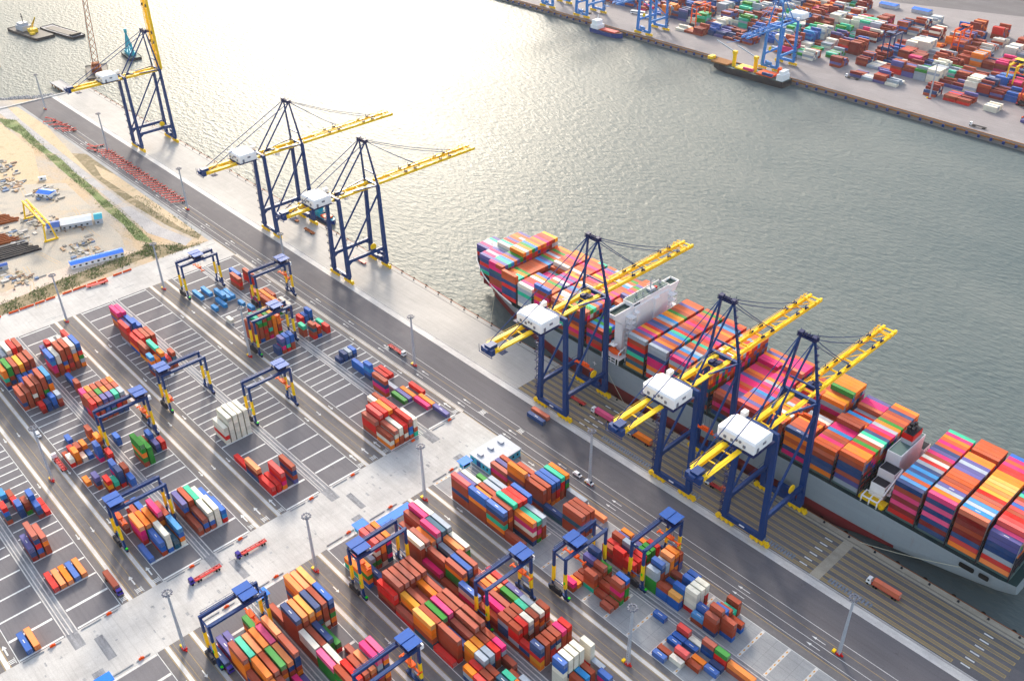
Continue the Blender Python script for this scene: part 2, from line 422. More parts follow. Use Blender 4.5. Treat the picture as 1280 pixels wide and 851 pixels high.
# cross marks
for b, (y0, y1) in BL.items():
    xs = [-319.5-12.6*i for i in range(6)]+[-382.5-6.45*i for i in range(1, 19)]+[-498.6-12.92*i for i in range(1, 6)]
    for i, x in enumerate(xs):
        w = .78 if 6 <= i < 24 else .95
        if i == 1: w = 1.3
        if b in 'AC' and i == 1: w = 1.1
        white.quad(x-w/2, x+w/2, y0+.3, y1-.3, 5*e)
    for k in range(0, 24):
        x = -283.9+12.6*k
        if b in 'AB':
            conc.quad(x-.65, x+.65, y0+.3, y1-.3, 4*e)
            yy = y0+1.2
            while yy < y1-1.6: org.quad(x-.3, x+.3, yy, yy+1.1, 5*e); yy += 2.9
        else: conc.quad(x-.65, x+.65, y0+.3, y1-.3, 4*e)
struct('yard_asphalt', asph, 'yardasphalt'); struct('grey_yard_slab', grey, 'greyslab'); struct('truck_lane', lane, 'lane')
struct('runway_strip', ws, 'whitestrip'); struct('slot_line', white, 'whiteline'); struct('yellow_lane_edge', yel, 'yellowline')
struct('gutter', gut, 'gutter'); struct('gutter_kerb', gutl, 'whitestrip'); struct('slot_strip', conc, 'whitestrip'); struct('orange_dash', org, 'orangepaint')
# arrows at the lane mouths
m = MB()
def arrow(x, y, s=1, dirn=1):
    z = 5*e
    m.quad(x-2.6*s, x+1.2*s, y-.28*s, y+.28*s, z)
    hx = x+1.2*s if dirn > 0 else x-2.6*s
    m.add([(hx+dirn*2*s, y, z), (hx, y+.95*s*dirn, z), (hx, y-.95*s*dirn, z)], [(0, 1, 2)])
for y in (204.1, 196.4, 188.8, 141.3, 133, 126, 78, 70, 63, 15.4, 251.9):
    arrow(-327, y, 1.1, -1)
    for i in range(3): m.quad(-322.5+i*.9, -322.1+i*.9, y-1.2, y+1.2, 5*e)
    m.quad(-323.2, -319.4, y-1.5, y-1.3, 5*e); m.quad(-323.2, -319.4, y+1.3, y+1.5, 5*e)
    for x in (-262, -224, -420, -468, -516, -372): arrow(x, y, .8, 1)
struct('road_arrow', m, 'whiteline')
# darker strips and grooves crossing the pale crossing
m = MB()
for (y0, y1) in ((36.2, 41.6), (99, 104.6), (162.2, 167.9), (225.2, 231.2)):
    m.quad(-318.6, -309, y0+.4, y1-.4, 2.5*e); m.quad(-293, -284.6, y0+.4, y1-.4, 2.5*e)
for (x, y, w, h) in ((-309.5, 44.5, 9, 3.6), (-309, 106.6, 8, 3.2), (-308, 170, 7, 3)): m.quad(x, x+w+6, y, y+h, 2.5*e)
struct('gutter_crossing', m, 'gutter')
m = MB(); rs = random.Random(31)
for i in range(70):
    x = rs.uniform(-314, -290); y = rs.uniform(20, 250); a = rs.uniform(.5, 2.6); b_ = rs.uniform(.3, 1.2)
    m.quad(x, x+a, y, y+b_, 2.6*e)
for i in range(26):
    x = rs.uniform(-595, -568); y = rs.uniform(60, 250); m.quad(x, x+rs.uniform(.4, 1), y, y+rs.uniform(2, 9), 2.6*e)
struct('concrete_repair_patch', m, 'greyslab')
# low kerb blocks at the block ends
kb = MB(); og = MB()
for b, (y0, y1) in BL.items():
    for x, s in ((-317.6, 1), (-286.2, -1)):
        kb.box(x-.25, x+.25, y0+1, y0+9.5, 0, .35); kb.box(x-.25, x+.25, y0+11, y1-2, 0, .35)
        og.box(x-.4, x+.4, y0+12.2, y0+14, 0, .8)
struct('concrete_kerb', kb, 'greyslab')
for i, fc in enumerate(range(0, len(og.v), 8)):
    o = MB(); vs = og.v[fc:fc+8]; x0, x1 = vs[0][0], vs[1][0]; y0, y1 = vs[0][1], vs[2][1]
    x, y = (x0+x1)/2, (y0+y1)/2
    o.box(-.45, .45, -1.1, 1.1, 0, .55); o.box(-.2, .2, -1.0, 1.0, .55, .95); o.box(-.3, .3, -.25, .25, .95, 1.3)
    q = o.build('safety_barrier', 'orange'); q.location = (x, y, 0)
    p = proj(x, y, 0)
    tag(q, 'short orange plastic barrier at the mouth of a container block by the pale crossing', 'barrier', 'orange barriers along the crossing')

# quay front, fenders, bollards
m = MB(); m.box(-985, 300, QY, QY+.5, -6, -.02); struct('quay_wall', m, 'rust')
f0 = None
for i, x in enumerate(range(-972, 20, 13)):
    if f0 is None:
        q = MB(); q.cyl((0, 0, -2.6), (0, 0, -.2), .75, 10); q.box(-.9, .9, -.5, .1, -2.4, -.2); q.cyl((0, -.2, -1.3), (0, .9, -1.3), .9, 10)
        f0 = q.build('quay_fender', 'black'); o = f0
        q = MB(); q.cyl((0, 0, 0), (0, 0, .55), .28, 8); q.cyl((0, 0, .55), (0, 0, .8), .5, 8, .4); q.box(-.5, .5, -.5, .5, 0, .08)
        b0 = q.build('mooring_bollard', 'dark'); b = b0
    else: o = f0.copy(); COL.objects.link(o); b = b0.copy(); COL.objects.link(b)
    o.location = (x, QY+1.0, 0); b.location = (x+3, QY-1.3, 0.01)
    tag(o, 'black rubber fender on the seaward face of the near quay', 'fender', 'fenders along the quay')
    tag(b, 'small dark mooring bollard at the seaward edge of the near quay', 'bollard', 'bollards along the quay')

# bare land in the upper left ---------------------------------------
def patch(name, pts, z, mat, kind='structure'):
    m = MB(); m.poly(pts, z); return struct(name, m, mat)
patch('sand_bank', [(-985, 243), (-975, 254), (-903, 251.5), (-800, 240), (-760, 236), (-860, 238), (-940, 240)], 3*e, 'sand')
patch('weedy_sand', [(-828, 243), (-815, 253.5), (-700, 253.5), (-612, 253.8), (-604, 246), (-640, 240), (-700, 236), (-770, 237)], 4*e, 'verge')
patch('sand_patch', [(-790, 247), (-740, 253), (-640, 253.6), (-612, 253), (-625, 246), (-700, 243), (-760, 241)], 5*e, 'sand')
patch('grey_drain_strip', [(-985, 250.5), (-985, 254.2), (-597, 254.2), (-597, 250.8), (-800, 251.5), (-903, 252.3)], 6*e, 'greyslab')
patch('dirt_road', [(-1000, 233), (-990, 243), (-845, 237.5), (-700, 233.5), (-640, 236), (-608, 243), (-602, 235), (-640, 224), (-700, 228), (-845, 229.5)], 2*e, 'greyyard')
gp = [(-962, 226), (-935, 224), (-905, 227), (-880, 225), (-845, 225.5), (-810, 223), (-768, 221.5), (-735, 221), (-700, 217.5), (-665, 217), (-636, 213), (-620, 220), (-650, 222.5), (-690, 225), (-725, 226), (-760, 228.5), (-790, 229), (-818, 231.5), (-850, 231), (-890, 233), (-944, 237)]
patch('grass_strip', gp, 4*e, 'grasssoil')
patch('sand_field', [(-960, 224), (-860, 222), (-800, 205), (-770, 190), (-800, 165), (-860, 160), (-1000, 190)], 2*e, 'sand')
patch('building_yard', [(-770, 215), (-650, 208), (-622, 200), (-625, 140), (-700, 110), (-800, 120), (-800, 180)], 3*e, 'workyard')
patch('pink_path', [(-604, 90), (-622, 90), (-632, 150), (-626, 200), (-618, 204), (-617, 150)], 5*e, 'pinkpath')
patch('weedy_verge', [(-598, 95), (-610, 95), (-617, 150), (-618, 206), (-606, 214), (-602, 170), (-599, 130)], 6*e, 'verge')
patch('weedy_verge_end', [(-600, 236), (-625, 215), (-612, 205), (-598, 214), (-597, 250)], 7*e, 'verge')
# grass tufts (uncountable)
g = MB(); rr = random.Random(3)
def inside(p, poly):
    x, y = p; c = False; n = len(poly)
    for i in range(n):
        (x1, y1), (x2, y2) = poly[i], poly[i-1]
        if (y1 > y) != (y2 > y) and x < (x2-x1)*(y-y1)/(y2-y1)+x1: c = not c
    return c
def tufts(poly, n, hmin, hmax):
    xs = [p[0] for p in poly]; ys = [p[1] for p in poly]; k = 0
    while k < n:
        p = (rr.uniform(min(xs), max(xs)), rr.uniform(min(ys), max(ys)))
        if not inside(p, poly) or math.sin(p[0]*.21)+math.sin(p[1]*.33+p[0]*.07) < -.75: continue
        p = (p[0]+rr.gauss(0, 1.6), p[1]+rr.gauss(0, 1.6))
        k += 1; h = rr.uniform(hmin, hmax); r = h*.8
        for j in range(4):
            a = rr.uniform(0, 2*PI); dx, dy = math.cos(a)*r, math.sin(a)*r
            g.add([(p[0]-dy*.5, p[1]+dx*.5, 0), (p[0]+dy*.5, p[1]-dx*.5, 0), (p[0]+dx, p[1]+dy, h)], [(0, 1, 2)])
tufts(gp, 3800, .2, .55)
tufts([(-598, 95), (-610, 95), (-617, 150), (-618, 206), (-606, 214), (-602, 170), (-599, 130)], 1500, .3, .8)
tufts([(-600, 236), (-625, 215), (-612, 205), (-598, 214), (-597, 250)], 600, .3, .9)
tufts([(-720, 237), (-640, 241), (-604, 247), (-612, 253.5), (-700, 250)], 500, .2, .6)
tag(g.build('grass', 'leaf'), 'rough green grass and weeds along the drains of the bare land', 'grass', kind='stuff')
rq = random.Random(77); m = MB()
for k in range(26):
    x = rq.uniform(-950, -640); y = rq.uniform(130, 212); a = rq.choice((0.05, -.1, 1.35, .9)); 
    for j in range(9):
        nx, ny = x+math.cos(a)*7, y+math.sin(a)*7; a += rq.uniform(-.2, .2)
        for off in (-1.1, 1.1):
            dx, dy = -math.sin(a)*off, math.cos(a)*off; wx_, wy_ = -math.sin(a)*.32, math.cos(a)*.32
            m.add([(x+dx-wx_, y+dy-wy_, 5.5*e), (nx+dx-wx_, ny+dy-wy_, 5.5*e), (nx+dx+wx_, ny+dy+wy_, 5.5*e), (x+dx+wx_, y+dy+wy_, 5.5*e)], [(0, 1, 2, 3)])
        x, y = nx, ny
struct('wheel_rut', m, 'sand')
m = MB(); cc = [(.42, .40, .38, 1), (.30, .28, .26, 1), (.55, .52, .5, 1), (.24, .14, .09, 1), (.12, .2, .36, 1), (.4, .25, .15, 1), (.36, .3, .2, 1), (.38, .36, .33, 1), (.2, .19, .18, 1)]
for k in range(420):
    t = rq.random()
    cx, cy = rq.choice(((-690, 190), (-720, 172), (-700, 150), (-640, 130), (-760, 196), (-800, 180), (-650, 178), (-840, 190), (-670, 112)))
    x = cx+rq.gauss(0, 9); y = cy+rq.gauss(0, 5); w_ = rq.uniform(.3, 3.2); d_ = rq.uniform(.3, 1.6); h_ = rq.uniform(.15, 1.1)
    if rq.random() < .5: w_, d_ = d_, w_
    m.box(x-w_, x+w_, y-d_, y+d_, 0, h_, rq.choice(cc))
tag(m.build('building_debris', 'box'), 'scattered boards, blocks and building debris round the sheds on the bare land', 'debris', kind='stuff')
# rubble shore
m = MB(); rr = random.Random(9)
for i in range(900):
    t = rr.random(); x = -984-t*60; y = 300-t*100+rr.uniform(-7, 7); z = rr.uniform(-3.5, -.6); s = rr.uniform(.8, 2.4)
    m.add([(x-s, y, z), (x, y-s, z-.2), (x+s, y, z), (x, y+s, z+.1), (x+rr.uniform(-.4, .4), y, z+s*.8)], [(0, 1, 4), (1, 2, 4), (2, 3, 4), (3, 0, 4)])
tag(m.build('rubble_shore', 'rock'), 'grey rubble rocks along the waterline at the end of the quay', 'rocks', kind='stuff')
m = MB(); m.box(-986, -984.4, 232, 300, 0, .9); struct('sea_wall', m, 'whitestrip')

# opposite terminal ground
def fy(x): return 846-.0272*(x+700)
m = MB(); m.prism([(-2600, fy(-2600)), (900, fy(900)), (900, 3200), (-2600, 3200)], -8, 2.0); struct('opposite_terminal_ground', m, 'farpave')
m = MB(); m.beam((-2600, fy(-2600)-.6, .6), (900, fy(900)-.6, .6), 1.4, 1.3); struct('opposite_quay_wall', m, 'wood')
m = MB(); m.beam((-2600, fy(-2600)+1.2, 2.3), (900, fy(900)+1.2, 2.3), .8, .6); struct('opposite_quay_kerb', m, 'wood')
m = MB(); m.add([(-1400, 3200, 2.02), (-2300, 3200, 2.02), (-900, 1150, 2.02), (-560, 1178, 2.02), (-425, 1222, 2.02), (-300, 1290, 2.02), (200, 1500, 2.02), (900, 2500, 2.02)], [(0, 1, 2, 3, 4, 5, 6, 7)])
struct('opposite_road', m, 'asphalt')
f0 = None
for i in range(76):
    x = -960+i*11
    if f0 is None:
        q = MB(); q.box(-1.0, 1.0, -1.2, 0, -2.0, .6); q.cyl((0, -1.2, -.7), (0, -1.9, -.7), .8, 8); f0 = q.build('quay_fender', 'shipblue'); o = f0
    else: o = f0.copy(); COL.objects.link(o)
    o.location = (x, fy(x)-1.3, 0.4); tag(o, 'blue fender panel on the brown face of the opposite quay', 'fender', 'fenders along the opposite quay')
# ------------------------------------------------------------------ cranes
def part(mb, name, mat, parent, **k): return mb.build(name, mat, parent, **k)
def quay_crane(cx, zg, ap, raised, label, hw=9.3, main='navy', ga=-44, gb=110, group=None, trolley=46, sea=30.9, spreader=True, gm='yellow'):
    t = thing('quay_crane', (cx, 289.5, 0), label, 'crane', group)
    for sx in (-1, 1):
        for y in (0, sea):
            m = MB(); m.beam((sx*hw, y, 4.5), (sx*(hw-.5), y, 17), 2.9, 2.3, 2.6, 2.1)
            m.beam((sx*(hw-.5), y, 17), (sx*(hw-1.6), y, zg+1), 2.6, 2.0, 2.1, 1.8)
            part(m, 'leg', main, t)
            m = MB()
            for k in range(4):
                x = sx*(hw+3.3-k*2.6); m.box(x-1.1, x+1.1, y-.75, y+.75, .9, 2.2); m.cyl((x, y-.55, .62), (x, y+.55, .62), .62, 8)
                m.box(x-.4, x+.4, y-.9, y+.9, 1.4, 3.0)
            m.box(min(sx*(hw+3), sx*(hw-5)), max(sx*(hw+3), sx*(hw-5)), y-.5, y+.5, 2.2, 3.0)
            part(m, 'wheel_bogie', 'yellow', t)
        m = MB(); m.beam((sx*(hw-.4), .6, 15.6), (sx*(hw-.4), sea-.6, 15.6), 1.6, 2.3)
        m.beam((sx*(hw-.4), .8, 12.6), (sx*(hw-.4), 4.2, 15), .9); m.beam((sx*(hw-.4), sea-.8, 12.6), (sx*(hw-.4), sea-4.2, 15), .9)
        for k in range(9): m.beam((sx*(hw+.7), 1+k*3.6, 16.6), (sx*(hw+.7), 1+k*3.6, 17.9), .12)
        m.beam((sx*(hw+.7), 1, 17.9), (sx*(hw+.7), sea-1, 17.9), .13)
        part(m, 'portal_beam', main, t)
        m = MB(); m.cyl((sx*(hw-.7), 1.0, 17), (sx*(hw-1.5), sea-.8, zg-5), .62, 8)
        part(m, 'diagonal_brace', main, t)
    for y in (0, sea):
        m = MB(); m.box(-hw-1, hw+1, y-.85, y+.85, 3.0, 5.6); 
        part(m, 'sill_beam', main, t)
        m = MB(); yy = y-.95 if y == 0 else y+.95; m.box(-1.4, 1.4, yy-.1, yy+.1, 4.3, 5.0); part(m, 'name_plate', 'white', t)
        m = MB(); m.beam((-hw+.9, y, zg+.6), (hw-.9, y, zg+.6), 1.7, 2.3); part(m, 'cross_beam', main, t)
    # girders
    m = MB()
    for sx in (-1, 1):
        m.beam((sx*3.1, ga, zg), (sx*3.1, sea+3, zg), 1.35, 2.1)
        m.beam((sx*4.3, ga+2, zg+.9), (sx*4.3, sea, zg+.9), .9, .12); m.beam((sx*4.7, ga+2, zg+2), (sx*4.7, sea, zg+2), .1)
    for y in range(int(ga)+2, int(sea), 9): m.beam((-3.1, y, zg+.4), (3.1, y, zg+.4), .5)
    part(m, 'girder', gm, t)
    hz = zg
    def bp(x, s, dz=0):
        if raised: return (x, sea+3.2+dz*-1.0, hz+s)
        return (x, sea+3.2+s, hz+dz)
    L = gb-sea-3.2
    m = MB()
    for sx in (-1, 1):
        m.beam(bp(sx*3.1, 0), bp(sx*3.1, L), 1.2, 1.9)
        m.beam(bp(sx*3.1, 10, 2.6), bp(sx*3.1, L-9, 1.6), .3)
        k = 0
        while k < L-6:
            m.beam(bp(sx*3.1, k, .8), bp(sx*3.1, k+5, 2.4), .24); m.beam(bp(sx*3.1, k+5, 2.4), bp(sx*3.1, k+10, .8), .24); k += 10
        m.beam(bp(sx*4.4, 0, .9), bp(sx*4.4, L-2, .9), .1); m.beam(bp(sx*4.4, 0, 1.9), bp(sx*4.4, L-2, 1.9), .1)
    for s in (3, 13, 25, 37, 49, 61, L-6, L-1): m.beam(bp(-3.4, s), bp(3.4, s), .7)
    for s in (13, 37, 61): m.beam(bp(-3.1, s), bp(3.1, s+12), .3)
    for s in (L-8, L-5): m.beam(bp(-4.5, s, 2.4), bp(4.5, s, 2.4), .3); m.beam(bp(-4.5, s, 0), bp(-4.5, s, 2.4), .3); m.beam(bp(4.5, s, 0), bp(4.5, s, 2.4), .3)
    part(m, 'boom', gm, t)
    for s in (22, 30, 52, 60):
        for x in (-3.4, 3.4):
            m = MB(); m.beam(bp(x, s, 1), bp(x, s, 3.8), .26); m.beam(bp(x-.5, s, 1.6), bp(x+.5, s+2, 1.6), .9); part(m, 'sheave_post', 'navyd', t)
    # machinery house with bevelled roof
    m = MB(); y0, y1, z0, z1 = -18.4, -5.4, zg+1.2, zg+6.6; hw_ = hw-.7
    low = [(-hw_+1.4, y0), (hw_, y0), (hw_, y1), (-hw_+1.4, y1), (-hw_, y1-2.6), (-hw_, y0+1.2)]
    top = [(-hw_+3.0, y0+.9), (hw_-.5, y0+.9), (hw_-.5, y1-.9), (-hw_+3.2, y1-.9), (-hw_+1.6, y1-3.4), (-hw_+1.4, y0+2)]
    vs = [(x, y, z0) for x, y in low]+[(x, y, z1-.9) for x, y in low]+[(x, y, z1) for x, y in top]
    m.add(vs, [tuple(range(6))[::-1], tuple(range(12, 18))]+[(i, (i+1) % 6, 6+(i+1) % 6, 6+i) for i in range(6)]+[(6+i, 6+(i+1) % 6, 12+(i+1) % 6, 12+i) for i in range(6)])
    h = part(m, 'machinery_house', 'white', t)
    m = MB()
    for x in (-5.5, -2.0, 4.2):
        m = MB(); m.box(x, x+1.2, y0-.35, y0, z0+1.2, z0+2.5); part(m, 'vent', 'grey', h)
    for x in (.8, 2.6):
        m = MB(); m.cyl((x, y0-.4, z0+3.2), (x, y0, z0+3.2), .6, 10); part(m, 'round_vent', 'grey', h)
    m = MB(); m.box(hw_, hw_+.35, y0+2, y0+3.2, z0+.1, z0+2.4); part(m, 'door', 'grey', h)
    m = MB(); m.box(hw_, hw_+.3, y0+6, y0+8, z0+2.4, z0+3.4); part(m, 'vent', 'grey', h)
    m = MB(); m.box(-hw_-.4, hw_+.9, y0-1.1, y1+1.1, z0-.5, z0-.15); part(m, 'walkway', 'navyd', t)
    # tail machinery
    m = MB(); m.box(-3.8, 3.8, ga-2.2, ga+.3, zg-1.6, zg+1.6); m.box(-2, 2, ga-1.5, ga+3.5, zg+.5, zg+2.6)
    m.box(-4.8, 4.8, ga-2.8, ga-2.4, zg-2, zg-1.8); m.box(-4.6, 4.6, ga+4, ga+8, zg-3.2, zg-3.0)
    for x in (-4.6, 4.6): m.beam((x, ga-2.6, zg-2), (x, ga-2.6, zg+2.4), .2); m.beam((x, ga+6, zg-3), (x, ga+6, zg), .2)
    m.cyl((-1.6, ga-2.6, zg+1), (1.6, ga-2.6, zg+1), .9, 10)
    part(m, 'tail_machinery', 'navy', t)
    # A frame
    ay, az, ax = sea-3.5, zg+ap, 3.4
    for sx in (-1, 1):
        m = MB(); m.beam((sx*(hw-1.4), sea, zg+1), (sx*ax, ay, az), 1.2, 1.1, .8, .8); part(m, 'a_frame_leg', main, t)
        m = MB(); m.cyl((sx*ax, ay, az), (sx*3.6, 2.2, zg+1), .52, 8); part(m, 'a_frame_brace', main, t)
        m = MB(); m.cyl((sx*ax, ay, az), (sx*3.4, ga+3, zg+1.2), .24, 6); part(m, 'backstay', main, t)
        if not raised:
            for s, sag in ((L*.42, 1.2), (L*.80, 3.2)):
                m = MB(); p = Vector((sx*ax, ay+.5, az)); q = Vector((sx*3.3, sea+3.2+s, zg+1.9)); n = 5; pr_ = p
                for k in range(1, n+1):
                    u = k/n; c = p.lerp(q, u); c.z -= sag*4*u*(1-u)*.55; m.cyl(pr_, c, .2, 5); pr_ = c
                part(m, 'forestay', main, t)
    m = MB()
    if raised:
        m.cyl((-ax, ay, az), (-3.3, sea+3, zg+L*.42), .18, 5); m.cyl((ax, ay, az), (3.3, sea+3, zg+L*.42), .18, 5); part(m, 'forestay', main, t)
        m = MB()
    m.box(-4.6, 4.6, ay-1.6, ay+1.6, az-.5, az); m.box(-4.4, -2.3, ay-1.2, ay+1.2, az, az+1.6); m.box(2.3, 4.4, ay-1.2, ay+1.2, az, az+1.5)
    for x in (-1.2, 0, 1.2): m.cyl((x-.3, ay, az+.6), (x+.3, ay, az+.6), .95, 10)
    for x in (-4.5, 0, 4.5): m.beam((x, ay-1.5, az), (x, ay-1.5, az+1.7), .14); m.beam((x, ay+1.5, az), (x, ay+1.5, az+1.7), .14)
    m.beam((-4.5, ay-1.5, az+1.7), (4.5, ay-1.5, az+1.7), .14); m.beam((4.2, ay, az+1), (4.2, ay+.2, az+3.6), .12)
    ah = part(m, 'apex_platform', 'navyd', t)
    m = MB(); m.beam((-(hw-2.4)*.78, sea-.9, zg+9), ((hw-2.4)*.78, sea-.9, zg+9), .7); part(m, 'a_frame_tie', main, t)
    # portal struts from the cross beam down to the girders
    m = MB()
    for sx in (-1, 1): m.beam((sx*(hw-1.6), sea-.5, zg+1.2), (sx*3.6, 14, zg+1.0), .8)
    part(m, 'girder_brace', main, t)
    # ladder on the leg
    m = MB(); z = 5.5; s = 1
    while z < zg-2:
        yy = 0; m.box(-hw-2.9, -hw-.9, -.9*s-.6, -.9*s+.9, z, z+.15)
        m.beam((-hw-2.7, -1.4*s, z), (-hw-1.2, 1.4*s, z+2.9), .5, .12)
        m.beam((-hw-2.9, -1.3, z+1.0), (-hw-2.9, 1.3, z+1.0), .1); z += 2.9; s = -s
    m.beam((-hw-2.9, 0, 4), (-hw-2.6, 0, zg-2), .16); part(m, 'stairway', 'navyd', t)
    m = MB(); z = zg+3
    while z < az-3:
        u = (z-zg)/(az-zg); x = (hw-1.4)*(1-u)+ax*u; m.box(x-.2, x+1.6, sea-3.5*u-.7, sea-3.5*u+.7, z, z+.12); z += 3.4
    part(m, 'ladder', 'navyd', t)
    m = MB(); m.box(-hw+.9, -hw+3.2, -1.4, 1.6, zg+1.8, zg+4.4); part(m, 'control_room', 'white', t)
    # cable reel
    m = MB(); m.cyl((hw-1.6, sea-8.5, 18.6), (hw-1.0, sea-8.5, 18.6), 2.3, 20); m.cyl((hw-1.9, sea-8.5, 18.6), (hw-.7, sea-8.5, 18.6), .7, 10)
    part(m, 'cable_reel', 'yellow', t)
    m = MB(); m.box(-3, 3, sea+.9, sea+2.6, 5.6, 9); part(m, 'electrical_cabinet', main, t)
    m = MB(); m.box(hw-6, hw-2.4, sea-3, sea-1, 5.6, 8.4); part(m, 'electrical_cabinet', main, t)
    if trolley is not None:
        y = trolley; m = MB(); m.box(-3.6, 3.6, y-3, y+3, zg-.2, zg+.7)
        for k in range(6): m.cyl((-2.4, y-2+k*.8, zg+1), (2.4, y-2+k*.8, zg+1), .35, 6)
        m.box(-2.6, -.4, y-2.4, y, zg+.7, zg+2.1); m.box(.6, 2.6, y-.6, y+2.2, zg+.7, zg+1.8); tr = part(m, 'trolley', 'navyd', t)
        m = MB(); m.box(-1.4, 1.4, y+3.2, y+5.6, zg-4.4, zg-1.7); part(m, 'cab', 'white', tr)
        if spreader:
            ys, zs = trolley, spreader
            m = MB()
            for x in (-1.8, 1.8):
                for dy in (-.9, .9): m.cyl((x, y+dy, zg), (x, y+dy, zs+1.4), .07, 4)
            part(m, 'hoist_rope', 'dark', t)
            m = MB(); m.box(-6.1, 6.1, y-.5, y+.5, zs, zs+.7); m.box(-6.1, -5.6, y-1.2, y+1.2, zs-.2, zs+.5); m.box(5.6, 6.1, y-1.2, y+1.2, zs-.2, zs+.5)
            m.box(-3.2, 3.2, y-1.1, y+1.1, zs+.6, zs+1.7); m.box(-2, 2, y-.7, y+.7, zs+1.7, zs+2.4)
            part(m, 'spreader', 'orange', t)
    return t
G6 = 'ship-to-shore cranes on the near quay'
quay_crane(-284.2, 62.6, 34, False, 'blue quay crane with yellow boom reaching over the forward half of the container ship', hw=9.9, gb=109, trolley=24, spreader=19, group=G6)
quay_crane(-201.5, 62.6, 34, False, 'blue quay crane with yellow boom over the middle of the ship, between two others', hw=9.9, gb=110, trolley=24, spreader=22, group=G6)
quay_crane(-160.0, 62.6, 34, False, 'blue quay crane with yellow boom nearest the ship stern', hw=10.3, gb=110, trolley=42, spreader=44, group=G6)
quay_crane(-484.5, 59.4, 31, False, 'blue quay crane with lowered yellow boom over open water, nearer to the ship bow', hw=8.8, gb=118, ga=-36, trolley=6, spreader=None, group=G6)
quay_crane(-574.5, 61.5, 31.5, False, 'blue quay crane with lowered yellow boom over open water, beyond the one nearest the bow', hw=8.8, gb=114, ga=-42, trolley=10, spreader=None, group=G6)
quay_crane(-795.5, 63.6, 33, True, 'blue quay crane with its yellow boom raised upright at the far end of the quay', hw=8.3, gb=110, ga=-44, trolley=8, spreader=None, group=G6)

# yard cranes ---------------------------------------------------------
def yard_crane(cx, y0, tpos, label, spread=15, span=24.9, H=24.2, roof='roofblue', legc='navy', slv='yellow', green=True, grp='rubber tyred cranes straddling the near yard', rz=0, wx=3.4, parent_z=0):
    t = thing('yard_crane', (cx, y0, parent_z), label, 'crane', grp, rz)
    for x in (-wx, wx):
        for y in (0, span):
            m = MB(); m.beam((x*1.25, y, 1.8), (x*1.02, y, 8), .9, .8); m.beam((x*1.02, y, 8), (x, y, H), 1.15, 1.0); lg = part(m, 'leg', legc, t)
            if slv: 
                m = MB(); m.beam((x*1.04, y, 6.6), (x*1.0, y, 15.5), 1.3, 1.15); part(m, 'leg_sleeve', slv, lg)
        m = MB(); m.beam((x, -.6, H), (x, span+.6, H), 1.05, 1.6); m.beam((x*1.25, .5, H+.9), (x*1.25, span-.5, H+.9), .5, .1)
        for k in range(9): m.beam((x*1.3, 1+k*span/9, H+.9), (x*1.3, 1+k*span/9, H+1.9), .08)
        m.beam((x*1.3, 1, H+1.9), (x*1.3, span-1, H+1.9), .09)
        part(m, 'girder', legc, t)
    for y, s in ((0, -1), (span, 1)):
        m = MB(); m.box(-6.2, 6.2, y-.55, y+.55, 1.3, 2.3)
        sb = part(m, 'sill_beam', legc, t)
        for zz, w_ in ((7.5, .35), (H-1, .6)):
            m = MB(); m.beam((-wx, y, zz), (wx, y, zz), w_); part(m, 'tie_beam', legc, t)
        for x in (-5.4, -3.6, 3.6, 5.4):
            m = MB(); m.cyl((x, y-.42, .75), (x, y+.42, .75), .75, 12); part(m, 'wheel', 'black', sb)
        for x in (-4.5, 4.5):
            m = MB(); m.box(x-1.5, x+1.5, y-.6, y+.6, .7, 1.3); part(m, 'wheel_frame', 'navyd', sb)
    m = MB(); m.box(-4.2, 2.6, -1.9, -.6, 1.9, 4.6); m.box(-3.4, 1.6, -1.7, -.7, 4.6, 5.1); part(m, 'power_house', 'dark', t)
    m = MB(); m.box(-2.2, 2.4, span+.6, span+1.5, 2, 4.2); part(m, 'electrical_cabinet', 'grey', t)
    if green:
        m = MB()
        m.box(5.5, 6.5, -.5, .5, 2.3, 2.8)
        m.box(3.2, 3.9, -.75, -.55, 9.5, 11)
        part(m, 'signal_light', 'green', t)
    y = tpos
    m = MB(); m.box(-4.2, 4.2, y-3.2, y+3.2, H+.9, H+1.5)
    for dx in (-2.2, 0, 2.2): m.cyl((dx-.6, y-1.2, H+2.2), (dx+.6, y-1.2, H+2.2), .9, 8)
    m.box(-2.4, 2.4, y+.2, y+2.4, H+1.5, H+2.9)
    for ex in (-3.4, 3.4):
        for ey in (-2.8, 2.8): m.beam((ex, y+ey, H+1.5), (ex, y+ey, H+3.6), .2)
    tr = part(m, 'trolley', 'navyd', t)
    m = MB(); m.box(-4.3, 0, y-3.5, y+3.5, H+3.5, H+3.75); m.box(.12, 4.4, y-3.2, y+3.6, H+3.3, H+3.55); part(m, 'trolley_roof', roof, tr)
    m = MB(); m.box(1.6, 3.2, y+3.0, y+4.8, H-2.6, H-.4); m.box(1.7, 3.1, y+4.8, y+4.85, H-2.3, H-1); part(m, 'cab', 'white', tr)
    if spread:
        m = MB()
        for x in (-1.6, 1.6):
            for dy in (-.9, .9): m.cyl((x, y+dy, spread+1.2), (x*1.2, y+dy, H+1), .06, 4)
        part(m, 'hoist_rope', 'dark', t)
        m = MB(); L2 = 6.0 if spread > 12 else 3.1
        m.box(-L2, L2, y-.35, y+.35, spread, spread+.6); m.box(-L2, -L2+.5, y-1.2, y+1.2, spread-.2, spread+.5); m.box(L2-.5, L2, y-1.2, y+1.2, spread-.2, spread+.5)
        m.box(-2.2, 2.2, y-1.1, y+1.1, spread+.6, spread+1.5); part(m, 'spreader', 'orange', t)
    return t
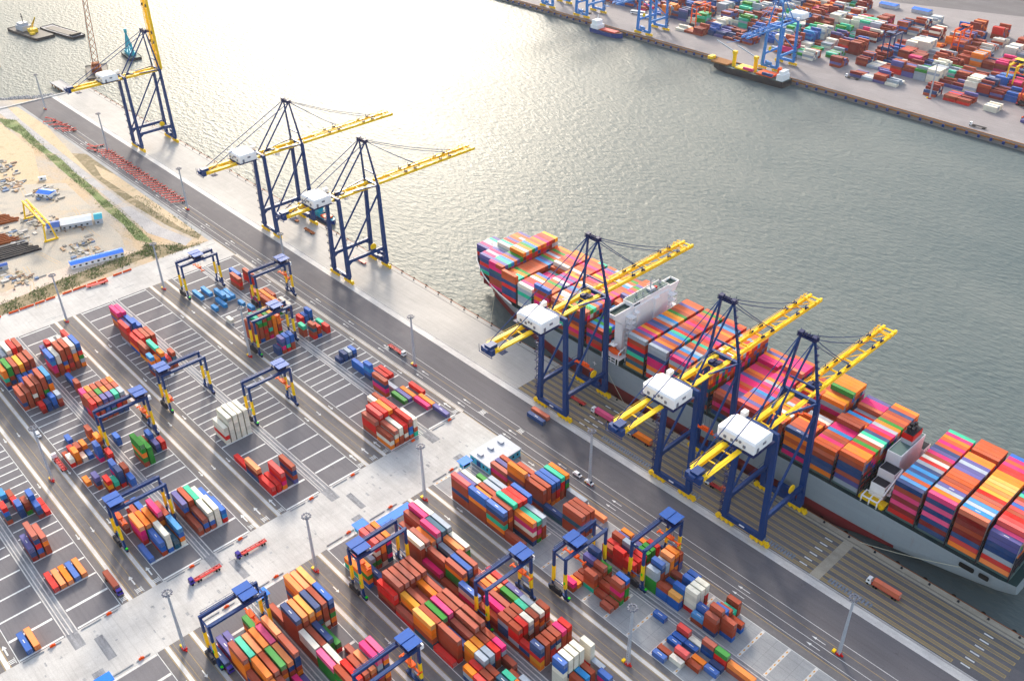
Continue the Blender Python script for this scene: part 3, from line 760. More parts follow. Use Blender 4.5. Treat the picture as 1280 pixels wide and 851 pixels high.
YC = [(-536, 201.8, 12.6, 17, 'yard crane with blue roofed trolley mid span, over the pale blue containers'),
 (-492, 229.3, 22.0, 15, 'yard crane beside the quay road at the upper end of the yard'),
 (-446, 201.8, 16.5, 19, 'yard crane over a tall red and orange stack, in front of a lamp mast'),
 (-391, 166.8, 21.5, 15, 'yard crane over empty white slot lines, holding an orange spreader'),
 (-433, 138.6, 2.0, 6, 'yard crane with its trolley at the inland end, above blue green boxes'),
 (-421, 99.4, 22.5, 14, 'yard crane over a wide red stack crossed by its two girders'),
 (-352, 76.0, 2.5, 16, 'yard crane over the mixed stack with orange and sky blue boxes by the crossing'),
 (-264, 76.0, 18.5, 13, 'yard crane at the lower left, over the orange container stack below the crossing'),
 (-253, 139.0, 3.0, 17, 'yard crane beside the long blue canopy roof at the crossing'),
 (-203, 166.8, 22.5, 15, 'yard crane in the middle of the lower yard, straddling a magenta box'),
 (-192.5, 201.8, 9.0, 17, 'yard crane standing over orange dashed empty slots in the lower yard'),
 (-173, 229.3, 21.5, 14, 'yard crane nearest the ship, its trolley over the quay road side'),
 (-200, 104.4, 23.0, 13, 'yard crane cut by the bottom edge, only roof and girder ends in view')]
for a in YC: yard_crane(a[0], a[1], a[2], a[4], a[3])
# ------------------------------------------------------------------ the big ship
SC = 354.0; DZ = 18.6
ship = thing('container_ship', (-235, SC, WZ), 'huge grey hulled container ship with white bridge moored along the near quay', 'ship')
def sm(mb): # world coordinates -> ship coordinates
    mb.v = [(x+235, y-SC, z-WZ) for x, y, z in mb.v]; return mb
st = []
for x in [-55, -57, -62, -70, -80, -92, -106, -122, -140, -180, -240, -300, -325, -345, -358, -370, -380, -390, -398, -405, -410, -413.5]:
    # deck half breadth
    if x > -62: hb = 25.6+(-x-55)*.15
    elif x > -340: hb = 26.7
    else:
        u = (-x-340)/74.5; hb = 26.7*max(0.0, (1-u**2.3))**.62
    if x < -355: dz = DZ+ (-x-355)/60*5.5
    else: dz = DZ
    # lower hull half breadth and keel height
    if x > -140:
        u = (-x-55)/85; kz = 7.2*(1-u)**1.1-5.5*u; wb = hb*(.52+.48*min(1, u*1.25)**.6)
    elif x > -300: kz = -6; wb = hb
    else:
        u = (-x-300)/105; kz = -6+max(0, u-.95)*110; wb = 26.7*max(0, 1-u**1.5)
        if x < -404: wb = 0; 
        kz = min(kz, dz-6)
    st.append((x, hb, dz, max(wb, .05), kz))
def ring(x, hb, dz, wb, kz):
    if x > -140: zz = [kz, kz+.8, kz+2.6, max(kz+5, 4.2), max(kz+7, 8.0), dz]
    else: zz = [kz, kz+1, 0.0, 4.2, 10, dz]
    zz = sorted(zz); out = []
    for i, z in enumerate(zz):
        u = (z-kz)/(dz-kz)
        if x > -140: f = [.62, .86, .955, .985, 1, 1][i]; b = hb*f*(wb/hb)**((1-u)*.35)
        elif x > -300: b = hb*[.86, .97, 1, 1, 1, 1][i]
        else: b = wb*.97+(hb-wb)*(max(0, u)**1.7)
        out.append((b, z))
    return out
m = MB(); rings = [ring(*s) for s in st]; nr = 6
for side in (-1, 1):
    o = len(m.v)
    for s, rg in zip(st, rings):
        for b, z in rg: m.v.append((s[0], SC+side*b, z))
    for i in range(len(st)-1):
        for j in range(nr-1):
            a = o+i*nr+j; f = (a, a+1, a+nr+1, a+nr)
            m.f.append(f if side > 0 else f[::-1]); m.c.append(1 if sum(m.v[q][2] for q in f)/4 < 2.9 else 0)
m.add([(st[0][0], SC-b, z) for b, z in rings[0]]+[(st[0][0], SC+b, z) for b, z in rings[0][::-1]], [tuple(range(12))], 0)
hull = sm(m).build('hull', 'hull', ship, mats=['hull', 'boot'])
m = MB()
for i in range(len(st)-1):
    a, b = st[i], st[i+1]
    m.add([(a[0], SC-a[1], a[2]-.05), (a[0], SC+a[1], a[2]-.05), (b[0], SC+b[1], b[2]-.05), (b[0], SC-b[1], b[2]-.05)], [(0, 1, 2, 3)])
sm(m).build('deck', 'deck', ship)
# bulwark round the bow, rails along the deck edge
m = MB()
for side in (-1, 1):
    for i in range(14, len(st)-1):
        a, b = st[i], st[i+1]
        h = 1.4+max(0, (-a[0]-385))*.07; h2 = 1.4+max(0, (-b[0]-385))*.07
        vs = [(a[0], SC+side*a[1], a[2]), (b[0], SC+side*b[1], b[2]), (b[0]-.6, SC+side*(b[1]+.3), b[2]+h2), (a[0]-.3, SC+side*(a[1]+.3), a[2]+h)]
        m.add(vs, [(0, 1, 2, 3)]); m.add([(v[0]+.25, v[1]-side*.25, v[2]) for v in vs], [(3, 2, 1, 0)])
        m.add([vs[2], vs[3], (vs[3][0]+.25, vs[3][1]-side*.25, vs[3][2]), (vs[2][0]+.25, vs[2][1]-side*.25, vs[2][2])], [(0, 1, 2, 3)])
sm(m).build('bulwark', 'white', ship)
m = MB()
for y in (SC-26.4, SC+26.4):
    m.beam((-345, y, DZ+1.1), (-62, y, DZ+1.1), .1); m.beam((-345, y, DZ+.6), (-62, y, DZ+.6), .08)
    for x in range(-344, -60, 4): m.beam((x, y, DZ), (x, y, DZ+1.1), .1)
sm(m).build('deck_rail', 'dark', ship)
# coaming that carries the boxes
m = MB()
for a, b, hb in ((-114, -58.5, 24.9), (-212, -127.5, 24.9), (-270, -212, 24.9), (-343, -284, 24.9), (-372, -343, 22.5), (-402, -372, 13)):
    m.box(a, b, SC-hb+.6, SC+hb-.6, DZ-.2, DZ+1.7)
m.box(-411, -402, SC-6, SC+6, DZ-.2, DZ+1.7)
sm(m).build('hatch_coaming', 'deckgrey', ship)
# openings in the stern quarter and draught marks
m = MB()
for a, b in ((-78.0, -71.5), (-69.5, -65.2)):
    y = SC-26.72
    m.add([(a+.5, y, DZ-4.6), (b-.5, y, DZ-4.6), (b, y, DZ-4.1), (b, y, DZ-2.4), (b-.5, y, DZ-1.9), (a+.5, y, DZ-1.9), (a, y, DZ-2.4), (a, y, DZ-4.1)], [tuple(range(8))])
sm(m).build('mooring_port', 'black', ship)
m = MB()
for x in (-170, -250):
    for k in range(5): m.box(x, x+.8, SC-26.78, SC-26.7, 4.6+k*1.5, 5.2+k*1.5)
for x in (-214, -290): m.box(x, x+2.6, SC-26.78, SC-26.7, 11.5, 11.9); m.box(x+1.1, x+1.5, SC-26.78, SC-26.7, 10.2, 12.8)
sm(m).build('hull_marking', 'white', ship)
# bridge tower
br = bpy.data.objects.new('bridge', None); COL.objects.link(br); br.parent = ship; br['label'] = 'white bridge tower with wide open wings'
zt = 49.0
m = MB(); m.box(-281.5, -274.6, SC-11.5, SC+17, DZ, zt-1.2); m.box(-282.6, -275.2, SC-12.5, SC+18, zt-1.2, zt+1.6)
m.box(-274.6, -272.8, SC-11.4, SC-9, DZ, zt-4); m.box(-274.6, -273.2, SC+4, SC+8, DZ, zt-1.5)
sm(m).build('tower', 'white', br)
for sgn, y_in in ((-1, SC-11.5), (1, SC+17)):
    ye = SC+sgn*27; ym = SC+sgn*(19.5 if sgn < 0 else 21.5); m = MB()
    for x0, x1 in ((-281.4, -280.6), (-276.8, -276.0)):
        pts = [(y_in, DZ), (ym, DZ), (ym, zt-9), (ye, zt-2.4), (ye, zt-1.4), (y_in, zt-1.4)]
        vs = [(x0, y, z) for y, z in pts]+[(x1, y, z) for y, z in pts]
        m.add(vs, [tuple(range(6)), tuple(range(6, 12))[::-1]]+[(i, (i+1) % 6, 6+(i+1) % 6, 6+i) for i in range(6)])
    m.box(-280.6, -276.8, min(ym, ym+sgn*.3), max(ym, ym+sgn*.3), DZ, zt-9)
    m.box(-281.8, -275.6, min(y_in, ye), max(y_in, ye), zt-1.4, zt-1.0)
    for x0, x1 in ((-281.9, -281.5), (-275.9, -275.5)): m.box(x0, x1, min(y_in, ye), max(y_in, ye), zt-1.0, zt+.3)
    m.box(-281.9, -275.5, ye-.2, ye+.2, zt-1.4, zt+.3); sm(m).build('bridge_wing', 'white', br)
m = MB()
for a_, b_ in ((SC-26.8, SC-12.5), (SC+18, SC+26.8)): m.box(-281.5, -275.9, a_, b_, zt-1.0, zt-.94)
sm(m).build('wing_floor', 'deck', br)
m = MB(); m.box(-282.2, -275.6, SC-12.1, SC+17.6, zt+1.6, zt+1.66); sm(m).build('bridge_roof', 'deckgrey', br)
m = MB(); m.box(-282.68, -282.6, SC-12, SC+17.5, zt-.4, zt+.8); m.box(-275.2, -275.13, SC-12, SC-7, zt-.2, zt+.7); sm(m).build('bridge_window', 'glass', br)
for y, s_ in ((SC-15.5, -1), (SC+19, 1)):
    m = MB()
    for k in range(7):
        z = 24+k*3.4
        if z > zt-3: break
        m.box(-275.9, -271.6, y-2.2, y+2.2, z, z+.16)
        for xx in (-275.8, -271.7):
            for yy in (y-2.1, y+2.1): m.beam((xx, yy, z-3.4), (xx, yy, z+1.1), .18)
        m.beam((-275.4, y-1.6, z-3.4), (-272.0, y+1.6, z), .7, .14)
        for yy in (y-2.1, y+2.1): m.beam((-275.8, yy, z+1.1), (-271.7, yy, z+1.1), .14)
        m.beam((-271.7, y-2.1, z+1.1), (-271.7, y+2.1, z+1.1), .14)
    sm(m).build('outside_stair', 'white', br)
m = MB(); zr = zt+1.6
m.beam((-279, SC+6, zr), (-279, SC+6, zr+7), .6); m.beam((-279, SC+2.5, zr+4.6), (-279, SC+9.5, zr+4.6), .3); m.beam((-279, SC+4, zr+3), (-279, SC+8, zr+3), .3)
m.box(-280.2, -277, SC+3.5, SC+8.4, zr, zr+1.3)
for x, y, r, h in ((-279.5, 14.5, 1.1, 2.6), (-280, -5, .8, 1.9), (-277.5, -9, .6, 1.5), (-278, -1.5, .7, 1.7)): m.cyl((x, SC+y, zr), (x, SC+y, zr+h), r*.5, 8); m.cyl((x, SC+y, zr+h*.5), (x, SC+y, zr+h), r, 8, r*.5)
for y in range(-12, 18, 3):
    for x in (-282, -275.8): m.beam((x, SC+y, zr), (x, SC+y, zr+1.1), .12)
for x in (-282, -275.8): m.beam((x, SC-12, zr+1.1), (x, SC+17, zr+1.1), .12)
sm(m).build('mast', 'lgrey', br)
m = MB(); m.box(-278.4, -277, SC+8, SC+9.6, zr, zr+1.4); sm(m).build('signal_box', 'red', br)
# lifeboats beside the bridge
for y, s in ((SC-23.2, -1), (SC+23.2, 1)):
    fr = MB()
    for x in (-281, -272): 
        fr.beam((x, y+s*3.2, DZ), (x, y+s*3.2, DZ+7.5), .4); fr.beam((x, y+s*3.2, DZ+7.5), (x, y-s*2.5, DZ+9.5), .4); fr.beam((x, y-s*2.6, DZ), (x, y-s*2.6, DZ+9.5), .4)
    for k in range(4): fr.beam((-283.5+k*3.2, y+s*3.4, DZ-.5), (-283.5+k*3.2, y+s*3.4, DZ+3.6), .35)
    for z in (.2, 1.8, 3.5): fr.beam((-283.5, y+s*3.4, DZ+z), (-273.8, y+s*3.4, DZ+z), .35)
    fr.box(-283, -271, y-3.4, y+3.0, DZ+3.4, DZ+3.55)
    fr.box(-280, -276.6, y-2, y+1.5, DZ+9.3, DZ+9.5); fr.beam((-278, y, DZ+9.5), (-278, y, DZ+12), .3)
    dv = sm(fr).build('davit', 'white', ship)
    m = MB(); n = 10; L_, rr_ = 4.6, 1.75; vs = []; R2 = []
    for i in range(9):
        u = i/8; x = -277-L_+2*L_*u; r = rr_*max(.12, math.sin(PI*(.06+.88*u)))**.6
        for j in range(n): a = 2*PI*j/n; vs.append((x, y+s*.5+r*math.cos(a), DZ+5.6+r*.95*math.sin(a)))
    fs = [(i*n+j, i*n+(j+1) % n, (i+1)*n+(j+1) % n, (i+1)*n+j) for i in range(8) for j in range(n)]
    m.add(vs, fs+[tuple(range(n))[::-1], tuple(range(8*n, 9*n))])
    m.box(-279, -276.5, y+s*.5-.7, y+s*.5+.7, DZ+7.2, DZ+8.0)
    sm(m).build('lifeboat', 'orange', ship, smooth=True)
# funnel casing
fc = bpy.data.objects.new('funnel_casing', None); COL.objects.link(fc); fc.parent = ship; fc['label'] = 'white engine casing with a red banded funnel'
m = MB(); m.box(-126.3, -119.6, SC-7.5, SC+15, DZ, 37.2); sm(m).build('casing_wall', 'white', fc)
m = MB(); m.box(-126.0, -119.9, SC-7.2, SC+14.7, 37.21, 37.3)
sm(m).build('casing_roof', 'deckgrey', fc)
m = MB(); m.box(-125.5, -120.2, SC+2.2, SC+11.2, 37.3, 39.6); sm(m).build('funnel_base', 'lgrey', fc)
m = MB(); m.box(-125.5, -120.2, SC+2.2, SC+11.2, 39.6, 42.6); P_('funnelred', 'funnel red paint', (196, 28, 34), rough=.4); fn = sm(m).build('funnel', 'funnelred', fc)
m = MB()
for dx, dy, r in ((-124, 4, .8), (-122, 4.2, .7), (-124.2, 7, .9), (-121.8, 7, .6), (-123, 9.2, .8), (-122, 5.6, .5)): m.cyl((dx, SC+dy, 42.5), (dx, SC+dy, 44.8+r), r, 8)
m.box(-125.2, -120.5, SC+2.5, SC+10.9, 42.6, 42.9)
sm(m).build('exhaust_pipe', 'dark', fn)
# aft deckhouses
dhs = []
for (y0_, y1_, x0_, x1_, z1_) in ((-14.5, -8.2, -125.4, -117.6, 31.5), (-20.5, -15, -124.8, -118, 27.2), (15.5, 22, -124, -118.5, 28)):
    m = MB(); m.box(x0_, x1_, SC+y0_, SC+y1_, DZ, z1_); dh = sm(m).build('deckhouse', 'white', ship); dhs.append(dh)
    m = MB(); m.box(x0_+.2, x1_-.2, SC+y0_+.2, SC+y1_-.2, z1_+.01, z1_+.1); sm(m).build('deckhouse_roof', 'dark', dh)
    m = MB()
    for k in range(3): m.box(x1_, x1_+.05, SC+y0_+.8+k*1.7, SC+y0_+1.5+k*1.7, z1_-2.6, z1_-1.7)
    sm(m).build('deckhouse_window', 'glass', dh)
m = MB(); m.beam((-116.8, SC-17, DZ+4), (-116.8, SC-9, 31), .5); m.beam((-117.5, SC-21.5, DZ+5), (-116.5, SC-10, 33), .6)
for k in range(4): m.box(-117.4, -115.8, SC-19+k*2.6, SC-17.2+k*2.6, DZ+4+k*2.2, DZ+4.2+k*2.2)
for x in (-125.4, -121.6, -117.8):
    m.beam((x, SC-25.8, DZ-.4), (x, SC-25.8, DZ+3.4), .5); m.beam((x, SC-25.8, DZ+3.4), (x, SC-21.5, DZ+3.8), .5)
m.beam((-125.6, SC-25.8, DZ+3.4), (-117.6, SC-25.8, DZ+3.4), .5); m.beam((-125.6, SC-21.6, DZ+3.8), (-117.6, SC-21.6, DZ+3.8), .4)
sm(m).build('gangway_frame', 'white', ship)
m = MB(); m.box(-127.5, -115.0, SC-24.5, SC-20, DZ, DZ+1.4); m.box(-116.8, -115.2, SC-25.6, SC-21, DZ+.2, DZ+1); m.cyl((-119, SC-23.5, DZ+1), (-116.4, SC-23.5, DZ+1), .8, 10)
sm(m).build('mooring_winch', 'yellow', ship)
# lashing bridges between the bays
BAYX = [-59.4, -73.1, -86.8, -100.9, -128.2, -142.0, -156.2, -170.2, -184.2, -198.2, -213.0, -227.0, -241.2, -255.4, -285.2, -299.4, -313.4, -327.4, -341.4, -355.5, -369.7, -384.0, -398.2]
for x in BAYX:
    hb = 25.4 if x > -343 else (24.5 if x > -360 else (19.5 if x > -375 else 14))
    if x > -385:
        m = MB(); xa = x+.62
        for k in range(int(hb*2/5)+1):
            y = SC-hb+k*(2*hb/int(hb*2/5)); m.beam((xa, y, DZ), (xa, y, DZ+11), .34)
        for z in (4.2, 7.2, 10.6): m.box(xa-.3, xa+.3, SC-hb, SC+hb, DZ+z, DZ+z+.25)
        for yy in (SC-hb, SC+hb): m.beam((xa, yy, DZ), (xa, yy, DZ+13.4), .5, .8)
        sm(m).build('lashing_bridge', 'dark', ship)
# foremast
m = MB(); m.cyl((-404, SC, DZ+4), (-404, SC, DZ+17), .4, 6, .25); m.beam((-404, SC-1.6, DZ+13), (-404, SC+1.6, DZ+13), .3); sm(m).build('foremast', 'lgrey', ship)
m = MB(); m.box(-409, -403.5, SC-5, SC+5, DZ+4.6, DZ+5.6); m.cyl((-406, SC-3, DZ+6), (-406, SC+3, DZ+6), .9, 8); sm(m).build('anchor_windlass', 'grey', ship)
# mooring lines: they rest on the quay and the ship, things of their own
def rope(p, q, label, sag=1.2):
    m = MB(); a = Vector(p); b = Vector(q); pr_ = a
    for k in range(1, 9):
        u = k/8; c = a.lerp(b, u); c.z -= sag*4*u*(1-u); m.cyl(pr_, c, .11, 5); pr_ = c
    tag(m.build('mooring_line', 'rope'), label, 'rope', 'mooring lines of the big ship')
rope((-118.5, QY-1.2, .8), (-73, SC-25.6, 15), 'pale mooring line from the quay edge to the ship stern quarter')
rope((-372, QY-1.2, .8), (-385, SC-14, 20), 'mooring line from the quay edge down from the ship bow')
rope((-262, QY-1.2, .8), (-284, SC-26.8, 17.5), 'thin mooring line crossing the grey hull below the lifeboat', .6)
# ------------------------------------------------------------------ containers
PAL = {'B': (164, 74, 54), 'C': (196, 94, 62), 'O': (236, 144, 26), 'Y': (238, 172, 84), 'R': (200, 26, 34), 'P': (212, 20, 122), 'N': (34, 66, 112), 'U': (10, 98, 168),
       'S': (36, 138, 190), 'T': (84, 190, 160), 'G': (44, 134, 66), 'W': (226, 220, 204), 'L': (156, 168, 182), 'K': (10, 84, 104), 'V': (90, 90, 142), 'M': (122, 26, 40)}
CN = {'B': 'rust red', 'C': 'brick red', 'O': 'orange', 'Y': 'light orange', 'R': 'bright red', 'P': 'magenta', 'N': 'navy', 'U': 'bright blue', 'S': 'sky blue', 'T': 'mint', 'G': 'green', 'W': 'white', 'L': 'pale grey', 'K': 'dark teal', 'V': 'slate blue', 'M': 'maroon'}
PAL = {k: vivid(srgb(*v), 1.0 if k in 'WL' else .88, 1.0 if k in 'WL' else (1.18 if k in 'BC' else 1.4)) for k, v in PAL.items()}
FILL = 'BBBBBBMMRRROOOYNNNUUGTWLPPKVCC'
BXS = []     # x1 (near end), y0, z0, length, colour, place words
def addbox(x1, y0, z0, L, c, h=2.6, where=None, info=None): BXS.append([x1, y0, z0, L, c, h, where, info])
# block, row, long?, tiers, near end x, then colours from the top down as places in KEY
KEY = 'BCORYPNUSTGWLKVM'
STK = [(0,1,1,2,-220.4,6,13), (0,1,1,3,-492.4,0), (0,1,1,3,-258.2,0,5), (0,1,1,3,-518.2,0,3), (0,1,1,4,-357.6,0,6), (0,1,1,5,-233.0,0,0,0,6,0), (0,1,1,5,-207.8,0,0,13,0,0), 
(0,1,1,6,-245.6,2,2,0,6,0,2), (0,1,1,7,-479.6,0,0), (0,1,0,1,-402.1,6), (0,1,0,2,-138.5,8), (0,1,0,3,-188.9,0,3,15), (0,1,0,3,-157.4,0,7,7), (0,1,0,3,-176.3,3,3), 
(0,1,0,3,-440.9,9,0,0), (0,1,0,3,-151.1,4,7,7), (0,1,0,4,-132.2,0,0,0,6), (0,1,0,4,-182.6,3,3,3), (0,1,0,5,-163.7,12,12,10,10,10), (0,2,1,1,-345.0,10), 
(0,2,1,2,-382.8,7,7), (0,2,1,3,-486.0,2,0), (0,2,1,3,-524.7,7,6), (0,2,1,3,-258.2,14,6,0), (0,2,1,4,-245.6,14,6,0), (0,2,1,5,-207.8,0,0,0,6,0), (0,2,1,5,-233.0,0,0,0,2,0), 
(0,2,1,5,-473.1,2,0), (0,2,0,2,-157.4,0,0), (0,2,0,2,-402.1,6,6), (0,2,0,2,-182.6,3,3), (0,2,0,3,-176.3,3,3), (0,2,0,3,-188.9,3,3,15), (0,2,0,3,-138.5,7,7), 
(0,2,0,4,-125.9,0,0,0), (0,2,0,4,-434.4,0,13,0), (0,2,0,4,-376.5,7,8), (0,2,0,4,-151.1,7,8), (0,2,0,5,-132.2,0,0,0), (0,2,0,5,-144.8,11,11,11,11,3), 
(0,2,0,6,-163.7,7,6,0,0,0), (0,3,1,1,-357.6,12), (0,3,1,1,-370.2,7), (0,3,1,1,-345.0,14), (0,3,1,3,-258.2,0,0,7), (0,3,1,4,-245.6,0,0,0,0), (0,3,1,5,-207.8,0,0,0,7,0), 
(0,3,1,5,-233.0,7,6,0,0,2), (0,3,1,6,-486.0,0,0), (0,3,0,2,-402.1,12,6), (0,3,0,2,-453.8,3,5), (0,3,0,2,-157.4,7,7), (0,3,0,3,-434.4,3,0), (0,3,0,3,-176.3,3,0), 
(0,3,0,4,-188.9,0,0,3,15), (0,3,0,4,-182.6,12,14), (0,3,0,4,-132.2,7,7), (0,3,0,5,-163.7,12,12,0,0,0), (0,3,0,5,-144.8,11,11,11,11,11), (0,4,1,1,-345.0,2), 
(0,4,1,1,-332.4,5), (0,4,1,1,-370.2,3), (0,4,1,3,-518.2,0,3,3), (0,4,1,4,-473.1,11), (0,4,1,5,-233.0,7,6,3,3,2), (0,4,0,2,-125.9,0,7), (0,4,0,2,-182.6,0,14), 
(0,4,0,2,-402.1,7,6), (0,4,0,2,-453.8,7,7), (0,4,0,3,-157.4,0), (0,4,0,3,-176.3,10,10,0), (0,4,0,3,-188.9,14,14,7), (0,4,0,4,-151.1,7,7), (0,4,0,5,-132.2,0,0), 
(0,4,0,5,-144.8,11,11,3,0), (0,4,0,6,-163.7,2,2,2,2,2), (0,5,1,1,-332.4,2), (0,5,1,1,-370.2,3), (0,5,1,1,-319.8,14), (0,5,1,5,-233.0,9,3,3,0,0), (0,5,0,2,-434.4,3,3), 
(0,5,0,2,-440.9,9,10), (0,5,0,2,-132.2,9,10), (0,5,0,2,-182.6,14,14), (0,5,0,3,-176.3,10,10,10), (0,5,0,3,-188.9,2,2,14), (0,5,0,3,-453.8,7,7), (0,5,0,4,-151.1,7,7), 
(0,5,0,6,-163.7,2,0,6,2,0), (0,6,1,1,-207.8,2), (0,6,1,1,-345.0,3), (0,6,1,2,-220.4,12,12), (0,6,1,5,-233.0,2,13,10,0,0), (0,6,0,2,-182.6,2,2), (0,6,0,3,-132.2,0,0,0), 
(0,6,0,3,-176.3,3,3,0), (0,6,0,5,-163.7,0,0,14,14,12), (1,1,1,1,-524.7,8), (1,1,1,2,-220.4,0,0), (1,1,1,3,-319.8,0,11,2), (1,1,1,4,-332.4,0,3,3,0), 
(1,1,1,5,-453.8,0,0,0,0,0), (1,1,1,6,-258.2,3,0,0,6,0,0), (1,1,1,6,-233.0,7,6,0,9,2,0), (1,1,1,6,-245.6,7,7,2,0,0,0), (1,1,0,1,-505.4,8), (1,1,0,1,-138.5,7), 
(1,1,0,1,-486.0,11), (1,1,0,2,-188.9,5,0), (1,2,1,4,-319.8,0,11,2,0), (1,2,1,5,-245.6,2,0,0,0,0), (1,2,1,5,-332.4,3,3,3,0), (1,2,1,5,-258.2,14,14,0,0,2), 
(1,2,1,6,-233.0,0,0,2,0,0,0), (1,2,1,6,-453.8,9,10,0,0,0), (1,2,0,1,-170.0,0), (1,2,0,1,-138.5,0), (1,2,0,1,-188.9,2), (1,2,0,1,-132.2,11), (1,2,0,2,-434.4,6,6), 
(1,3,1,1,-524.7,8), (1,3,1,1,-505.4,8), (1,3,1,4,-319.8,11,11,0,0), (1,3,1,5,-245.6,0,0,0,0), (1,3,1,5,-220.4,2,5,11,0,6), (1,3,1,5,-332.4,3,3,3,0), 
(1,3,1,5,-258.2,11,11,12,0,0), (1,3,1,6,-453.8,0,10,0,3,0), (1,3,1,6,-233.0,9,0,0,0,0), (1,3,0,1,-188.9,0), (1,3,0,1,-176.3,0), (1,3,0,1,-170.0,0), (1,3,0,1,-125.9,0), 
(1,3,0,2,-132.2,3,0), (1,3,0,4,-182.6,0,0), (1,3,0,4,-434.4,14,6), (1,4,1,2,-511.8,8,13), (1,4,1,4,-319.8,3,0,11,0), (1,4,1,5,-245.6,12,12,0,0,0), 
(1,4,1,5,-332.4,2,0,3,0), (1,4,1,5,-220.4,9,0,5,0,10), (1,4,1,6,-453.8,10,0,0,9,0), (1,4,1,6,-233.0,3,0,0,0,0), (1,4,0,1,-188.9,0), (1,4,0,1,-125.9,2), (1,4,0,1,-138.5,7), 
(1,4,0,1,-119.6,7), (1,4,0,2,-176.3,0,3), (1,4,0,3,-182.6,0,0,10), (1,4,0,4,-434.4,7,7), (1,4,0,5,-170.0,0,0,5,0,10), (1,5,1,1,-511.8,8), (1,5,1,5,-220.4,12,12,0,0,0), 
(1,5,1,5,-245.6,12,8,0,0,0), (1,5,1,5,-319.8,3,0,7,8), (1,5,1,5,-332.4,3,3,0,0), (1,5,1,5,-345.0,11,0), (1,5,1,6,-233.0,3,0,0,0,0), (1,5,1,6,-453.8,4,2,2,2,2), 
(1,5,0,1,-119.6,6), (1,5,0,1,-138.5,7), (1,5,0,1,-132.2,7), (1,5,0,2,-176.3,0,0), (1,5,0,4,-182.6,0,0), (1,5,0,4,-434.4,7,7,0), (1,5,0,4,-188.9,14,6,0,0), 
(1,5,0,5,-170.0,7,0,10,10,0), (1,6,1,1,-511.8,8), (1,6,1,2,-258.2,10,11), (1,6,1,2,-107.0,2), (1,6,1,4,-319.8,11,11,0,9), (1,6,1,5,-345.0,0,0), (1,6,1,6,-453.8,0,2,2,0,3), 
(1,6,1,6,-233.0,7,7,0,0,0), (1,6,0,1,-498.9,8), (1,6,0,1,-151.1,7), (1,6,0,1,-132.2,11), (1,6,0,2,-138.5,3,0), (1,6,0,2,-486.0,8), (1,6,0,3,-125.9,0,6,7), 
(1,6,0,3,-182.6,10,0,0), (1,6,0,3,-119.6,10,3), (1,6,0,5,-188.9,6,6,0,6), (2,1,1,1,-220.4,0), (2,1,1,2,-233.0,5,0), (2,1,1,3,-195.2,0,15,0), (2,1,1,4,-207.8,7,11,5,0), 
(2,1,1,5,-245.6,11,0,0,0,0), (2,1,0,3,-176.3,3,6,0), (2,1,0,5,-188.9,0,12,6,6,0), (2,1,0,5,-182.6,0,3,3,12,0), (2,1,0,5,-170.0,6,6,3,4,2), 
(2,1,0,6,-157.4,7,7,11,11,11,11), (2,2,1,4,-233.0,0,0,0,0), (2,2,1,4,-195.2,5,5,0,6), (2,2,1,5,-220.4,0,2,10,10,0), (2,2,1,5,-245.6,0,11,0,0,0), (2,2,0,3,-151.1,0), 
(2,2,0,5,-170.0,0,0,0,0,0), (2,2,0,5,-188.9,0,0,0,0,2), (2,2,0,5,-182.6,3,3,0,0,2), (2,2,0,6,-157.4,11,11,11,6,11,11), (2,3,1,2,-258.2,0,3), (2,3,1,3,-207.8,0,0,2), 
(2,3,1,4,-195.2,0,2,0,0), (2,3,1,4,-245.6,2,11,0,0), (2,3,1,5,-220.4,7,6,6,6,0), (2,3,0,3,-151.1,8), (2,3,0,5,-188.9,0,0,6,0,0), (2,3,0,5,-170.0,0,6,3,3,0), 
(2,3,0,5,-182.6,11,12,11,0,2), (2,3,0,6,-157.4,11,11,11,9,11,11), (2,4,1,3,-233.0,12,6,0), (2,4,1,3,-207.8,2,2,0), (2,4,1,4,-258.2,0,0,3,3), (2,4,1,5,-220.4,0,0,0,0,0), 
(2,4,1,5,-245.6,5,12,5,6,0), (2,4,0,3,-151.1,0,0), (2,4,0,5,-170.0,0,6,11,3,0), (2,4,0,5,-182.6,0,2,0,0,0), (2,4,0,5,-188.9,9,10,6,0,0), 
(2,4,0,6,-157.4,11,11,11,11,11,11), (2,5,1,2,-220.4,0,0), (2,5,1,3,-195.2,10,14,6), (2,5,1,3,-207.8,2,0,0), (2,5,1,4,-233.0,2,0,0,0), (2,5,1,5,-245.6,13,6,6,6,0), 
(2,5,1,5,-258.2,5,0,0,3), (2,5,0,3,-144.8,7), (2,5,0,5,-188.9,12,12,0,2,0), (2,5,0,5,-170.0,5,0,0,0,2), (2,5,0,5,-182.6,11,0,2,12,0), (2,6,1,3,-207.8,3,2,0), 
(2,6,1,3,-195.2,14,10,0), (2,6,1,4,-233.0,11,10,10,0), (2,6,1,5,-245.6,12,10,12,10,0), (2,6,1,5,-258.2,11,12,0,0,10), (2,6,0,2,-176.3,0,0), (2,6,0,2,-151.1,12), 
(2,6,0,5,-182.6,0,3,0,11,0), (2,6,0,5,-170.0,3,0,0,0,0), (2,6,0,5,-157.4,11,11,11,11), (3,1,1,1,-357.6,3), (3,1,1,1,-195.2,3), (3,1,1,2,-220.4,0), (3,1,1,2,-332.4,3,3), 
(3,1,1,3,-345.0,2,15,6), (3,1,1,4,-258.2,2), (3,1,1,4,-233.0,3,3,0), (3,1,1,5,-207.8,4,2,2,0,13), (3,1,0,2,-170.0,14,6), (3,1,0,3,-182.6,2,12,6), (3,1,0,3,-176.3,3,0,6), 
